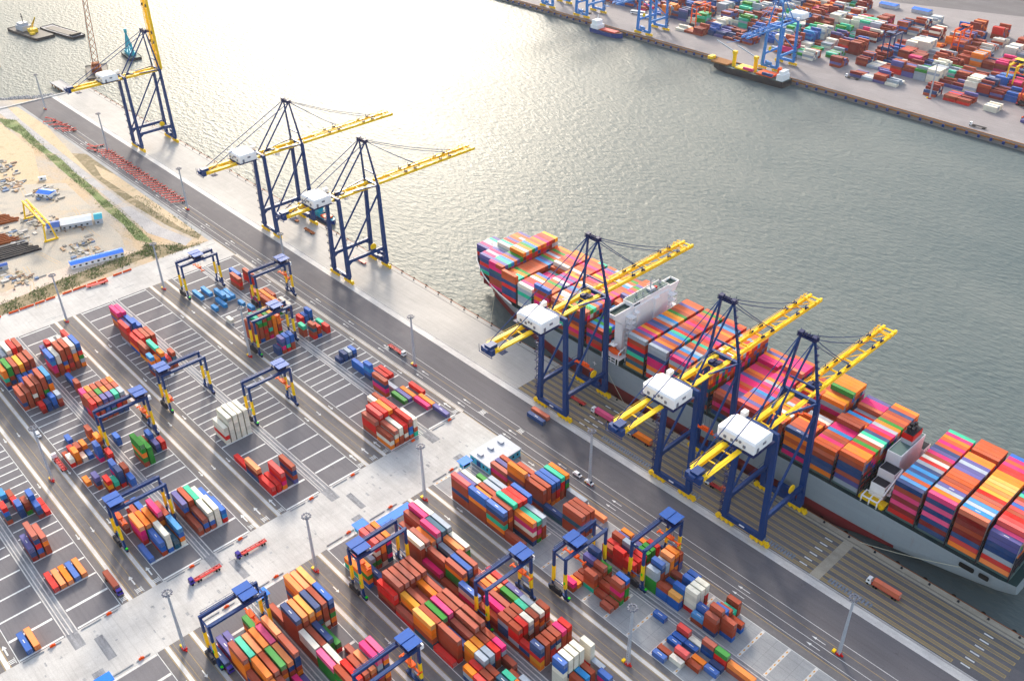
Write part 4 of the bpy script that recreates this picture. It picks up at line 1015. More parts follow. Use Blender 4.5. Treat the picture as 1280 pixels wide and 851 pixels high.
(3,1,0,5,-251.9,2,2,10), (3,2,1,2,-332.4,3,3), (3,2,1,3,-245.6,6), (3,2,1,4,-382.8,11,11,3,11), (3,2,1,4,-220.4,4,2,0), (3,2,1,5,-195.2,0,0,0,0), 
(3,2,1,5,-207.8,0,0,0,0,13), (3,2,1,5,-233.0,0,0,0,2), (3,2,0,2,-170.0,6,0), (3,2,0,2,-163.7,5,2), (3,2,0,3,-176.3,0,0,0), (3,2,0,3,-182.6,3,0,6), (3,2,0,5,-466.6,8,2,7), 
(3,3,1,3,-258.2,12,10,2), (3,3,1,3,-195.2,7,0,0), (3,3,1,4,-220.4,0,0,0), (3,3,1,4,-479.6,0,0,15), (3,3,1,4,-492.4,3,3,2,7), (3,3,1,4,-332.4,3,3,5), 
(3,3,1,5,-233.0,0,0,2,0), (3,3,1,5,-207.8,10,0,2,0,0), (3,3,1,5,-505.4,3,3,0), (3,3,1,6,-382.8,11,11,11,11,11,11), (3,3,0,3,-176.3,0,12,0), (3,3,0,3,-163.7,0,2,3), 
(3,3,0,3,-170.0,13,6,6), (3,3,0,4,-182.6,12,12,11,6), (3,3,0,4,-466.6,2,7,8), (3,3,0,4,-188.9,4,2,2,2), (3,4,1,3,-220.4,0,0,0), (3,4,1,4,-195.2,0,0,0), 
(3,4,1,4,-492.4,3,3,7), (3,4,1,4,-511.6,14,14,2), (3,4,1,5,-233.0,0,0,0,0), (3,4,1,5,-524.4,5,0,14,2), (3,4,1,5,-207.8,5,5,2,0), (3,4,1,5,-473.1,9,3,0), 
(3,4,1,6,-258.2,3,3,11,0,10,0), (3,4,1,6,-382.8,11,11,11,11,11,11), (3,4,0,3,-163.7,2,0,0), (3,4,0,3,-170.0,9,10,0), (3,4,0,4,-182.6,12,12,6,0), (3,4,0,4,-188.9,2,0,0,0), 
(3,4,0,5,-466.6,2,7,13), (3,5,1,4,-332.4,0,6,0), (3,5,1,4,-492.4,0,3,3,12), (3,5,1,4,-220.4,2,2,0,0), (3,5,1,4,-511.6,7,7,6), (3,5,1,5,-207.8,0,0,0,0), 
(3,5,1,5,-195.2,0,0,0,0), (3,5,1,5,-233.0,0,2,0,0), (3,5,1,5,-524.4,5,5,14), (3,5,1,6,-258.2,0,2,2,0,0,11), (3,5,1,6,-382.8,11,11,11,11,11,11), (3,5,0,2,-170.0,0,0), 
(3,5,0,3,-163.7,12,12,0), (3,5,0,3,-466.6,3,0,0), (3,5,0,4,-188.9,0,0,0), (3,5,0,4,-182.6,3,3,0,0), (3,6,1,3,-511.6,7,6), (3,6,1,4,-220.4,0,0,0), (3,6,1,4,-492.4,0,3,3), 
(3,6,1,5,-195.2,0,0,0,0), (3,6,1,5,-207.8,0,0,0,2,0), (3,6,1,5,-233.0,0,2,0,6), (3,6,1,6,-258.2,2,5,6,13,5), (3,6,1,6,-382.8,11,11,11,11,11,11), (3,6,0,2,-176.3,0,0), 
(3,6,0,4,-188.9,0,0,0), (3,6,0,4,-466.6,0,13,13), (3,6,0,4,-182.6,5,12,3,0), (4,1,1,2,-332.4,0,0), (4,1,1,2,-258.2,0,0), (4,1,1,4,-220.4,5,10,10,10), 
(4,1,1,4,-345.0,14,7,0,0), (4,1,1,4,-233.0,11,11,0,0), (4,1,1,5,-207.8,0,10,10,0), (4,1,1,5,-505.4,7,8,5,5,0), (4,1,1,6,-245.6,6,0,0,0,0,0), (4,1,0,2,-421.5,7,7), 
(4,1,0,5,-453.8,0,0,0), (4,1,0,5,-460.2,5,0,0,0), (4,1,0,5,-447.3,3,3,3,0,0), (4,2,1,2,-486.0,7,6), (4,2,1,3,-332.4,0,7,0), (4,2,1,4,-345.0,0,0,0), (4,2,1,4,-233.0,0,0,2), 
(4,2,1,4,-220.4,11,0,5), (4,2,1,5,-395.7,10,10,2,10,0), (4,2,1,5,-207.8,3,2,0,0,6), (4,2,1,5,-505.4,11,11,0,0,0), (4,2,1,6,-245.6,2,0,0,0,0,0), (4,2,0,2,-531.2,14), 
(4,2,0,3,-479.6,0,0,0), (4,2,0,5,-453.8,0,15,0), (4,2,0,5,-447.3,0,6,0,3,0), (4,2,0,5,-460.2,2,0,0,0), (4,3,1,2,-518.6,11,11), (4,3,1,4,-395.7,10,10,10,10), 
(4,3,1,4,-233.0,6,10,10,3), (4,3,1,4,-345.0,9,10,0), (4,3,1,4,-332.4,11,11,7,0), (4,3,1,5,-207.8,0,0,0,0,2), (4,3,1,6,-505.4,0,0,0,7,2), (4,3,1,6,-245.6,4,2,0,0,6,0), 
(4,3,0,2,-408.6,3,0), (4,3,0,3,-531.2,3,0), (4,3,0,5,-460.2,0,0,0,0), (4,3,0,5,-453.8,10,0,0), (4,3,0,5,-447.3,14,0,7,14,0), (4,4,1,2,-233.0,10,3), 
(4,4,1,3,-518.6,0,0,15), (4,4,1,3,-345.0,11,11), (4,4,1,4,-332.4,11,11,11,11), (4,4,1,5,-207.8,2,0,6,0,0), (4,4,1,6,-505.4,0,0,3,15,3,0), (4,4,1,6,-245.6,6,2,0,13,0,11), 
(4,4,1,6,-258.2,2,2,0,6,0), (4,4,0,2,-408.6,0,0), (4,4,0,3,-531.2,11,11), (4,4,0,5,-460.2,0,0,0,0), (4,4,0,5,-453.8,2,0,0), (4,4,0,5,-447.3,14,0,14,10,0), 
(4,5,1,1,-220.4,0), (4,5,1,2,-345.0,7,7), (4,5,1,3,-332.4,7,8,3), (4,5,1,4,-518.6,11,11,0), (4,5,1,6,-245.6,0,0,0,0,11,0), (4,5,1,6,-258.2,2,0,2,0,0), 
(4,5,1,6,-207.8,5,12,6,5,0,0), (4,5,1,6,-505.4,11,12,2,2,0,0), (4,5,0,2,-402.1,14,6), (4,5,0,3,-408.6,7,7), (4,5,0,5,-453.8,0,0,0), (4,5,0,5,-460.2,0,0,0,0), 
(4,5,0,5,-447.3,9,10,3,3,6), (4,6,1,5,-518.6,3,3,7,0), (4,6,1,6,-207.8,5,2,6,2,2,0), (4,6,1,6,-245.6,7,6,0,10,2,0), (4,6,1,6,-505.4,7,6,3,10,12,2), 
(4,6,1,6,-258.2,4,2,0,0,6), (4,6,0,2,-402.1,3,3), (4,6,0,5,-453.8,0,2,0), (4,6,0,5,-447.3,12,0,0,0,6), (4,6,0,5,-460.2,2,0,0,0), (5,1,1,1,-332.4,7), (5,1,1,2,-357.6,0,15), 
(5,1,1,2,-258.2,14), (5,1,1,3,-233.0,0), (5,1,1,3,-220.4,0,2,2), (5,1,1,4,-486.0,0,0,6,0), (5,1,1,5,-245.6,0,2,2,2,0), (5,1,1,5,-512.0,2,2,9,0), (5,1,0,1,-427.9,0), 
(5,1,0,1,-402.1,2), (5,1,0,2,-421.5,11), (5,2,1,2,-258.2,14), (5,2,1,4,-486.0,0,0,0,0), (5,2,1,4,-220.4,2,0,0), (5,2,1,4,-345.0,2,5,5,3), (5,2,1,5,-512.0,10,10,0,6,0), 
(5,2,1,5,-233.0,2,2,0,6,0), (5,2,1,5,-245.6,9,0,2,0,0), (5,2,0,2,-427.9,3,3), (5,2,0,3,-421.5,2,2), (5,2,0,3,-395.7,14,6), (5,3,1,3,-357.6,0,3), (5,3,1,3,-499.2,7,7), 
(5,3,1,3,-332.4,7,7,0), (5,3,1,4,-220.4,0,6,0), (5,3,1,4,-531.3,12,13,0), (5,3,1,4,-345.0,2,10,10), (5,3,1,5,-512.0,0,0,6,0,2), (5,3,1,5,-233.0,0,0,2,0,0), 
(5,3,1,5,-486.0,0,0,11,0,3), (5,3,1,5,-245.6,2,0,0,6,0), (5,3,0,1,-440.9,7), (5,3,0,1,-421.5,11), (5,3,0,2,-427.9,0,0), (5,3,0,2,-476.4,3,15), (5,3,0,3,-389.2,3), 
(5,4,1,3,-357.6,7,13,0), (5,4,1,3,-499.2,7,7), (5,4,1,4,-345.0,2,10,10), (5,4,1,4,-332.4,11,11,11,7), (5,4,1,5,-486.0,0,0,0,3,3), (5,4,1,5,-233.0,10,0,2,12,0), 
(5,4,1,5,-245.6,2,2,0,10,0), (5,4,1,5,-531.3,11,12,0,2), (5,4,1,5,-512.0,4,2,10,0,0), (5,4,0,1,-421.5,7), (5,4,0,2,-476.4,6,6), (5,4,0,2,-427.9,2,2), (5,4,0,2,-389.2,9), 
(5,5,1,2,-332.4,13,13), (5,5,1,2,-220.4,5,0), (5,5,1,3,-258.2,10,0,2), (5,5,1,3,-499.2,7,7,2), (5,5,1,5,-512.0,0,15,0,0,0), (5,5,1,5,-233.0,2,6,0,0,0), 
(5,5,1,5,-245.6,5,0,0,2,0), (5,5,1,5,-345.0,5,15,2,0), (5,5,1,5,-531.3,3,3,0,2,0), (5,5,1,6,-486.0,0,0,0,10,6), (5,5,0,3,-476.4,7,7,6), (5,5,0,4,-389.2,6,6,6), 
(5,5,0,4,-395.7,7,7), (5,5,0,4,-415.1,7,7,7), (5,6,1,1,-220.4,14), (5,6,1,2,-258.2,0,10), (5,6,1,3,-499.2,7,7,6), (5,6,1,4,-345.0,0,0,2,0), (5,6,1,4,-332.4,8,7,2,11), 
(5,6,1,5,-512.0,0,0,0,0), (5,6,1,5,-531.3,0,0,10,15,10), (5,6,1,6,-233.0,0,6,6,0,2,0), (5,6,1,6,-245.6,2,0,6,0,0,0), (5,6,1,6,-486.0,8,6,2,2,2,11), (5,6,0,3,-434.4,0,0), 
(5,6,0,3,-476.4,12,0,15), (5,6,0,3,-408.6,3,15), (5,6,0,3,-382.8,7), (5,6,0,4,-389.2,0,0), (5,6,0,4,-421.5,2,0), (6,1,1,1,-345.0,3), (6,1,1,3,-370.2,14,6,15), 
(6,1,0,4,-402.1,3,7,13), (6,2,1,1,-345.0,2), (6,2,1,5,-370.2,0,6,3,7), (6,2,0,3,-415.1,8,6), (6,3,1,1,-345.0,2), (6,3,1,4,-370.2,0,2,0,0), (6,3,0,2,-415.1,0,0), 
(6,3,0,2,-408.6,3,3), (6,3,0,3,-402.1,7,6), (6,4,1,1,-345.0,7), (6,4,0,3,-402.1,0,15), (6,5,1,1,-345.0,2), (6,5,0,4,-402.1,7,6), (6,5,0,5,-395.7,7,6), (6,6,0,1,-402.1,3), 
(6,6,0,1,-395.7,3), (7,2,1,1,-319.8,7), (7,3,1,1,-319.8,2), ]
R0 = {'A': 231.7, 'B': 206.7, 'C': 168.3, 'D': 143.8, 'E': 104.9, 'F': 80.4, 'G': 42.2, 'H': 18.3}
BN = {'A': 'beside quay road', 'B': 'second from road', 'C': 'third from road', 'D': 'fourth from road', 'E': 'fifth from road', 'F': 'sixth from road', 'G': 'seventh from road', 'H': 'at left edge'}
rc = random.Random(11)
sx_ = {}
for s in STK:
    b = 'ABCDEFGH'[s[0]]; r = s[1]; L = 12.19 if s[2] else 6.06; n = s[3]; x = float(s[4]); cols = [KEY[q] for q in s[5:]]
    if n > len(cols)+2: n = len(cols)+1
    cs = list(cols[:n]); 
    while len(cs) < n: cs.append(rc.choice(FILL))
    sx_.setdefault((b, x > -300), set()).add(x)
    z = .02
    for k in range(n):
        c = cs[n-1-k]; h = 2.9 if rc.random() < .25 and L > 10 else 2.59
        addbox(x, R0[b]+3.1*(r-1), z, L, c, h, ('yard', b, r, k, n, x)); z += h+.02
# ship bays: near end, tiers and colours of the top boxes from the quay side outward
SB = {-59.4: (8, 'VPRRRBRURBTNBPPCRBNU', '77888888888877788888', 'VNNLROB'),
 -73.1: (8, 'CSLSCBRYOYYYOORRPCPU', '88888888888888888888', 'MMBMNROB'),
 -86.8: (8, 'POLVCBCCCVVLVOOVCCCC', '88888888888888878888', 'NPNPNMNR'),
 -100.9: (7, 'NSCSNSNLRWBPVNCPCOPT', '77777777777777777777', 'BPMPMRB'),
 -128.2: (7, 'COORGBWTNRPLOGBCBNCO', '77777777777777777777', 'BNNBVLR'),
 -142.0: (6, 'CCPBCSPPBBOCSRRLCPPV', '66666666776665556666', 'CBNNOK'),
 -156.2: (5, 'NBCCOCBWLBGCOYCGOOOO', '66666655533377788888', 'OCONPK'),
 -170.2: (6, 'BCOWOBLCBBCBRCCOOBBB', '66666666655566655555', 'BBMNRK'),
 -184.2: (6, 'RVCCVSPRPLOPPCPCPPPC', '66666666666666677777', 'MMPMBR'),
 -198.2: (5, 'BCVVPRCPPVCOPPCPPOVC', '55555555555555566666', 'MPMNBK'),
 -213.0: (8, 'CBCLTRBRBWOLROCRSCCC', '88888888888888888888', 'OBKBNKBM'),
 -227.0: (8, 'PVCSLBCTCRPVCCOBSNRC', '88888888888888888888', 'LOKPNRBM'),
 -241.2: (8, 'LVOCVOSTRVBCPRBCPCGC', '88888888888888888888', 'LNPPOLRB'),
 -255.4: (8, 'LCVPYRVNCLSOYGBCCVCC', '88888888888888888888', 'BRNTBK'),
 -285.2: (5, 'BSGUGCBNSCCVCPCGVCCC', '55555666677888888888', 'PNBR'),
 -299.4: (7, 'GCGCCVCPVPCPCCBSLCOC', '77777777777777777777', 'MNBOP'),
 -313.4: (6, 'COLWBVSCYWCRPCYPCPVC', '77777777777777777777', 'BOBPTB'),
 -327.4: (6, 'UCCCGCWPVPYOWCCRPCBO', '87777777777777777777', 'BPOPBR'),
 -341.4: (6, 'WPRRWOUVPPLCWCRCPCOO', '66666665555677777777', 'LTLLWB'),
 -355.5: (7, 'CTCOGCCCCCBSVGCLBGCO', '76666666666666666666', 'CNRNNR'),
 -369.7: (7, '.PVTSCVGOLOGSOCOPRBY', '.7777777888888888888', 'PKNBB'),
 -398.2: (6, '.......VPLWTV.......', '.......555555.......', 'NRV'),
 -384.0: (6, '...VPLPVLWTRVCOCV...', '...66666677777777...', 'NRVT')}
for xi, (x, (nt_, tops, hs, side)) in enumerate(SB.items()):
    for r in range(20):
        if tops[r] == '.': continue
        n = int(hs[r]); z = DZ+1.75
        y0 = SC-25.0+r*2.5+.03
        for k in range(n):
            if k == n-1: c = tops[r]
            elif r == 0 or tops[r-1] == '.': 
                d = n-2-k; c = side[d] if d < len(side) else rc.choice(FILL)
            else: c = rc.choice('BBBBMMRRPPNNVKLUOGCC')
            if k == n-1 and x < -280 and rc.random() < .12:
                addbox(x, y0, z, 6.06, rc.choice('BCGTLV'), 2.6, ('ship', xi, r, k, n, x)); addbox(x-6.13, y0, z, 6.06, c, 2.6, ('ship', xi, r, k, n, x-6.13))
            else: addbox(x, y0, z, 12.19, c, 2.6, ('ship', xi, r, k, n, x))
            z += 2.62
# loose and carried boxes near the camera
TRK = [(-89.6, 303.4, 'C', 12.19, 'on', 'orange brown container carried by the truck crossing the striped apron', 1.5),
 (-254.6, 304.4, 'P', 12.19, 'on', 'magenta container on a truck between two quay cranes', 1.5),
 (-228.5, 304.6, 'O', 12.19, 'on', 'orange container on a truck below the middle quay crane', 1.5),
 (-177.0, 303.6, 'C', 6.06, 'on', 'short brick red container on a truck seen through the crane legs nearest the stern', 1.5),
 (-279.2, 277.0, 'N', 12.19, 'gd', 'navy container standing on the quay road next to an orange one', 1.35),
 (-280.4, 281.4, 'C', 12.19, 'gd', 'orange red container standing on the quay road next to a navy one', 1.35),
 (-326.5, 61.6, 'B', 12.19, 'on', 'rust red container on a truck leaving a lane by the pale crossing', 1.5),
 (-257.0, 76.9, 'N', 12.19, 'on', 'navy container on a truck beside the lower left yard crane', 1.5)]
CAT = 'shipping container'
def faded(c): return tuple(min(1, a*1.15+k) for a, k in zip(c[:3], (.035, .022, .018)))+(1,)   # bleached, chalky roofs, plus some brightness of lit tops painted in
box_meshes = {}
def box_mesh(L, h, c, v):
    k = (L, h, c, v)
    if k in box_meshes: return box_meshes[k]
    rr = random.Random(hash((round(L), c, v)) % 999); col = PAL[c]
    f = 1+(rr.random()-.5)*.22; col = tuple(min(1, a*f) for a in col[:3])+(1,)
    edge = tuple(a*.8 for a in col[:3])+(1,)
    m = MB(); w = 2.44
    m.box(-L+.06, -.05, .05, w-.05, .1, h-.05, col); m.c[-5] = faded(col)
    for x0, x1 in ((-L, -L+.16), (-.16, 0)):
        for y0, y1 in ((0, .16), (w-.16, w)): m.box(x0, x1, y0, y1, 0, h, edge)
    for y0, y1 in ((0, .07), (w-.07, w)):
        m.box(-L+.16, -.16, y0, y1, h-.12, h-.01, edge); m.box(-L+.16, -.16, y0, y1, 0.02, .16, edge)
    for x0, x1 in ((-L, -L+.07), (-.07, 0)): m.box(x0, x1, .16, w-.16, h-.14, h-.02, edge)
    if c in 'VNSUK' and v < 2: m.box(-L*.5-1.1, -L*.5+1.1, 1.0, 1.35, h-.02, h+.01, (.75, .75, .75, 1))
    o = m.build('shipping_container', 'box'); bm1 = o.data
    d = MB()
    for y in (.2, 1.24): d.box(-.05, .0, y, y+1.0, .14, h-.16, tuple(a*.88 for a in col[:3])+(1,))
    for y in (.45, .95, 1.49, 1.99): d.box(0, .05, y-.03, y+.03, .1, h-.1, (.5, .5, .5, 1))
    o2 = d.build('door', 'box'); bm2 = o2.data
    bpy.data.objects.remove(o); bpy.data.objects.remove(o2)
    box_meshes[k] = (bm1, bm2); return box_meshes[k]
def place_box(x1, y0, z0, L, c, h, label, group, v=0):
    bm1, bm2 = box_mesh(L, h, c, v)
    o = bpy.data.objects.new('shipping_container', bm1); COL.objects.link(o); o.location = (x1, y0, z0)
    d = bpy.data.objects.new('door', bm2); COL.objects.link(d); d.parent = o
    return tag(o, label, 'container', group)
for x, y, c, L, kind, lab, z in TRK:
    place_box(x, y, z if kind == 'on' else .02, L, c, 2.59, lab, 'containers on trucks and on the road')
# choose the 290 that show largest
occ = {}
for i, b in enumerate(BXS): occ.setdefault((round(b[0]), round(b[1], 1)), []).append(i)
cols_ = {}
for b in BXS: cols_.setdefault((round(b[1], 1)), []).append(b)
def covered(b, dx, dy):
    """is the face toward +x or -y hidden by a neighbour?"""
    x1, y0, z0, L = b[:4]
    if dx:
        for o in cols_.get(round(y0, 1), []):
            if -.1 < (o[0]-o[3])-x1 < 1.2 and abs(o[2]-z0) < 1.6: return True
        return False
    st_ = 2.5 if b[6][0] == 'ship' else 3.1
    for o in cols_.get(round(y0-st_, 1), []):
        if o[0] > x1-L*.5 and o[0]-o[3] < x1-L*.5 and abs(o[2]-z0) < 1.6: return True
    return False
def area(pts):
    q = [proj(*p) for p in pts]
    if any(k is None for k in q): return 0
    if not any(0 < k[0] < 1280 and 0 < k[1] < 851 for k in q): return 0
    a = 0
    for i in range(len(q)): a += q[i-1][0]*q[i][1]-q[i][0]*q[i-1][1]
    return abs(a)/2
score = []
for i, b in enumerate(BXS):
    x1, y0, z0, L, c, h, wh, _ = b; k, n = wh[3], wh[4]; y1 = y0+2.44; x0 = x1-L; z1 = z0+h; a = 0
    if k == n-1: a += area([(x0, y0, z1), (x1, y0, z1), (x1, y1, z1), (x0, y1, z1)])
    if not covered(b, 1, 0): a += area([(x1, y0, z0), (x1, y1, z0), (x1, y1, z1), (x1, y0, z1)])
    if not covered(b, 0, 1): a += area([(x0, y0, z0), (x1, y0, z0), (x1, y0, z1), (x0, y0, z1)])
    score.append((a, i))
score.sort(reverse=True); chosen = set(i for a, i in score[:290])
ORD = ['first', 'second', 'third', 'fourth', 'fifth', 'sixth', 'seventh', 'eighth', 'ninth', 'tenth', 'eleventh', 'twelfth', 'thirteenth', 'fourteenth', 'fifteenth', 'sixteenth', 'seventeenth', 'eighteenth', 'nineteenth', 'twentieth', '21st', '22nd', '23rd', '24th', '25th', '26th', '27th', '28th', '29th', '30th']
rest = MB()
for i, b in enumerate(BXS):
    x1, y0, z0, L, c, h, wh, _ = b
    if i in chosen:
        k, n = wh[3], wh[4]; t = n-1-k
        tier = 'topmost' if t == 0 else ORD[t]+' from top'
        size = 'long' if L > 10 else 'short'
        if wh[0] == 'yard':
            far = wh[5] > -300; xs = sorted(sx_[(wh[1], far)], reverse=not far); bay = xs.index(wh[5])
            lab = '%s %s box %s, %s row, %s bay %s crossing, block %s' % (CN[c], size, tier, ORD[wh[2]-1], ORD[bay], 'below' if far else 'above', BN[wh[1]])
            if len(lab.split()) > 16: lab = lab.replace(' '+size+' box', ' box')
            grp = 'containers stacked in the near yard'
        else:
            lab = '%s %s ship container %s, %s row from quay, %s bay from stern' % (CN[c], size, tier, ORD[wh[2]], ORD[wh[1]])
            if L < 10: lab += (' aft half' if wh[5] == BAYX[wh[1]] else ' fore half')
            grp = 'containers stacked on the big ship'
        place_box(x1, y0, z0, L, c, h, lab, grp, rc.randint(0, 2))
    else:
        f = 1+(rc.random()-.5)*.24; col = tuple(min(1, a*f) for a in PAL[c][:3])+(1,)
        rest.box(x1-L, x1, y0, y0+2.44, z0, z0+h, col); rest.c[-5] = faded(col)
# far terminal stacks
rf = random.Random(5)
FB = []
def farblock(xc0, xc1, y0, rows, dens, hmax):
    x = xc0
    while x < xc1:
        if rf.random() < dens:
            pal = rf.choice(['BBMM', 'BMRBV', 'NNUB', 'WLWW', 'BBMO', 'MMBN', 'GTL', 'UUSN', 'OOL', 'BBMV', 'WLB', 'PBM', 'LLW', 'BMWN', 'WWL', 'NNV', 'UUN', 'MMV'])
            hb = rf.randint(1, hmax)
            for r in range(rows):
                if rf.random() < .12: continue
                n = max(1, min(5, hb+rf.choice((-1, 0, 0, 0, 1))))
                for k in range(n): FB.append((x, y0+r*2.9, 2.0+k*2.6, rf.choice(pal)))
        x += 12.8 if rf.random() > .06 else 20
for (xa, xb, y, d, h) in ((-712, -640, 892, .5, 3), (-640, -470, 903, .85, 4), (-448, -300, 890, .55, 3), (-300, -120, 884, .4, 2)):
    farblock(xa, xb, y, 6, d, h)
y = 926
while y < 1125:
    for (xa, xb, d) in ((-960 if y > 1040 else -800, -485, .93), (-468, -235, .93), (-222, -20, .9)):
        if y > 1060 and xb == -235: d = .45
        if y > 1060 and xb == -485: xb = -560
        farblock(xa+rf.uniform(-20, 20), xb, y, 7, d, 5)
    y += 26.5
for (xa, xb, y, d, h) in ((-1000, -600, 1135, .8, 4), (-1000, -620, 1165, .8, 4), (-1000, -560, 1240, .6, 4), (-600, -380, 1300, .4, 3), (-1000, -500, 1275, .6, 4)):
    farblock(xa, xb, y, 6, d, h)
for x, y, z, c in FB:
    f = 1+(rf.random()-.5)*.3; col = tuple(min(1, a*f*.95+.008) for a in PAL[c][:3])+(1,)
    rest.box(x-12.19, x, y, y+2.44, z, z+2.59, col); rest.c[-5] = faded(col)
ro = rest.build('shipping_containers', 'box')
tag(ro, 'the mass of smaller stacked shipping containers on the ship, in the yards and on the far terminal', 'containers', kind='stuff')
HAZE = 0.000022
# ------------------------------------------------------------------ vehicles, masts, sheds and small things
def wheel_row(t, xs, w=2.3, r=.52, n=10):
    for x in xs:
        for y in (-w/2, w/2):
            m = MB(); m.cyl((x, y-.22, r), (x, y+.22, r), r, n); part(m, 'wheel', 'black', t)
def truck(x, y, label, rz=0, cab='white', chas='salmon', trailer=True):
    """cab at the -x end"""
    t = thing('container_truck', (x, y, .01), label, 'truck', 'terminal trucks', rz)
    m = MB(); m.box(-15.0, -12.9, -1.2, 1.2, .75, 1.2)
    m.add([(-15.2, -1.2, 1.0), (-13.1, -1.2, 1.0), (-13.1, 1.2, 1.0), (-15.2, 1.2, 1.0), (-14.9, -1.15, 3.3), (-13.2, -1.15, 3.45), (-13.2, 1.15, 3.45), (-14.9, 1.15, 3.3)], [(0, 3, 2, 1), (4, 5, 6, 7), (0, 1, 5, 4), (1, 2, 6, 5), (2, 3, 7, 6), (3, 0, 4, 7)])
    cb = part(m, 'cab', cab, t)
    m = MB(); m.beam((-15.08, -1.0, 2.6), (-15.08, 1.0, 2.6), .12, .9); m.box(-14.6, -13.6, -1.23, 1.23, 2.1, 2.9); part(m, 'cab_window', 'glass', cb)
    m = MB(); m.box(-13.0, .2, -.5, .5, .95, 1.25); m.box(-12.6, .2, -1.15, -.85, 1.2, 1.48); m.box(-12.6, .2, .85, 1.15, 1.2, 1.48)
    for k in range(6): m.box(-12.4+k*2.45, -12.1+k*2.45, -1.2, 1.2, 1.2, 1.48)
    part(m, 'chassis', chas, t)
    wheel_row(t, (-14.2, -11.4, -10.2, -2.6, -1.3))
    return t
truck(-89.6, 304.6, 'white cab truck with an orange brown box on the striped apron by the stern')
truck(-254.6, 305.6, 'white cab truck with a magenta box between two quay cranes')
truck(-228.5, 305.8, 'truck with an orange box behind the girder tail of the middle quay crane')
truck(-177.0, 304.8, 'white cab truck with a short brick red box under the quay crane nearest the stern')
truck(-275.5, 305.8, 'white cab truck with an empty red chassis under the quay crane over the bow half')
truck(-308.4, 102.6, 'violet cab truck with empty red chassis on the crossing, left of two', rz=R(90), cab='violet')
truck(-308.0, 125.5, 'violet cab truck with empty red chassis on the crossing, right of two', rz=R(90), cab='violet')
truck(-330.6, 63.0, 'violet cab truck with a rust red box leaving the lane by the crossing', rz=R(180), cab='violet').location = (-338.5, 62.8, .01)
truck(-245.5, 78.1, 'violet cab truck with a navy box waiting beside the lower left yard crane', rz=R(180), cab='violet').location = (-269.2, 78.1, .01)
truck(-381, 263.5, 'white cab truck with a red chassis and orange frame on the quay road', rz=R(180)).location = (-397, 263.5, .01)
truck(-421, 75.5, 'white cab truck in the lane beside the sixth yard block').location = (-421, 76.9, .01)
for i, (x, y, lab) in enumerate(((-551, 310.5, 'dark trailer standing under the quay crane, farthest of three on the apron'), (-489, 311.8, 'red trailer between the legs of a quay crane over open water'), (-576, 313, 'rusty trailer with a short load beyond the crane legs'))):
    t = thing('flatbed_trailer', (x, y, .01), lab, 'trailer', 'trailers on the apron')
    m = MB(); m.box(-12, 0, -1.2, 1.2, 1.0, 1.35); m.box(-12, -11.5, -1.2, 1.2, 1.35, 1.7); m.box(-12, 0, -.4, .4, .7, 1.0); part(m, 'bed', ('rust', 'red', 'rust')[i], t); wheel_row(t, (-3, -1.6, -9.5))
# rows of parked red chassis
base = None
def chassis_row(spots, lab, grp, white=()):
    global base
    for i, (x, y, a) in enumerate(spots):
        if base is None:
            base = thing('parked_chassis', (0, 0, 0), lab, 'trailer', grp)
            m = MB(); m.box(-6, 6, -.55, -.3, 1.0, 1.3); m.box(-6, 6, .3, .55, 1.0, 1.3)
            for k in range(5): m.box(-6+k*2.9, -5.6+k*2.9, -1.2, 1.2, 1.3, 1.5)
            m.box(-6, -5.5, -1.25, 1.25, .8, 1.6); m.box(5.5, 6, -1.25, 1.25, 1, 1.5); part(m, 'frame', 'salmon', base); wheel_row(base, (3.0, 4.4), 2.2); index_kids(base); o = base
        else: o = copy_tree(base)
        tag(o, lab, 'trailer', grp); o.location = (x, y, .01); o.rotation_euler = (0, 0, R(a))
chassis_row([(-814+i*5.3, 264.5+(i % 3)*.5, 62) for i in range(28)], 'empty red container chassis parked side by side in the long row on the quay road', 'long row of parked red chassis')
chassis_row([(-922, 261, 20), (-915, 258, 60), (-910, 263, 15), (-905, 259, 75), (-900, 262, 62), (-894, 264, 25), (-890, 259, 60), (-884, 263, 64), (-879, 262, 62), (-829, 262, 15), (-826, 265, 70), (-821, 259, 20)], 'empty red container chassis in the loose cluster at the far end of the quay road', 'loose cluster of parked red chassis')
# tipped trailer by the yard edge
t = thing('flatbed_trailer', (-592, 166, .01), 'red low trailer parked alone at the weedy upper edge of the yard', 'trailer', rz=R(80)); m = MB(); m.box(-7, 7, -1.3, 1.3, .9, 1.3); m.box(5, 7, -1.3, 1.3, 1.3, 1.9); part(m, 'bed', 'salmon', t); wheel_row(t, (3, 4.4, -5))
# vans
for x, lab in ((-239.5, 'white pickup parked on the quay road near a lamp mast, left of two'), (-231.5, 'white van with dark rear on the quay road, closer to the lamp mast')):
    t = thing('parked_van', (x, 262.4, .01), lab, 'van', 'vans on the quay road')
    m = MB(); m.box(-2.6, 2.4, -.95, .95, .5, 1.1); m.add([(-2.2, -.92, 1.1), (1.6, -.92, 1.1), (1.6, .92, 1.1), (-2.2, .92, 1.1), (-1.7, -.8, 2.0), (.8, -.8, 2.0), (.8, .8, 2.0), (-1.7, .8, 2.0)], [(4, 5, 6, 7), (0, 1, 5, 4), (1, 2, 6, 5), (2, 3, 7, 6), (3, 0, 4, 7)]); part(m, 'body', 'white', t)
    m = MB(); m.add([(.85, -.75, 1.96), (1.55, -.85, 1.15), (1.55, .85, 1.15), (.85, .75, 1.96)], [(0, 1, 2, 3)]); m.v = [(a+.03, b, c+.02) for a, b, c in m.v]; part(m, 'windscreen', 'glass', t)
    wheel_row(t, (-1.7, 1.5), 1.7, .36)
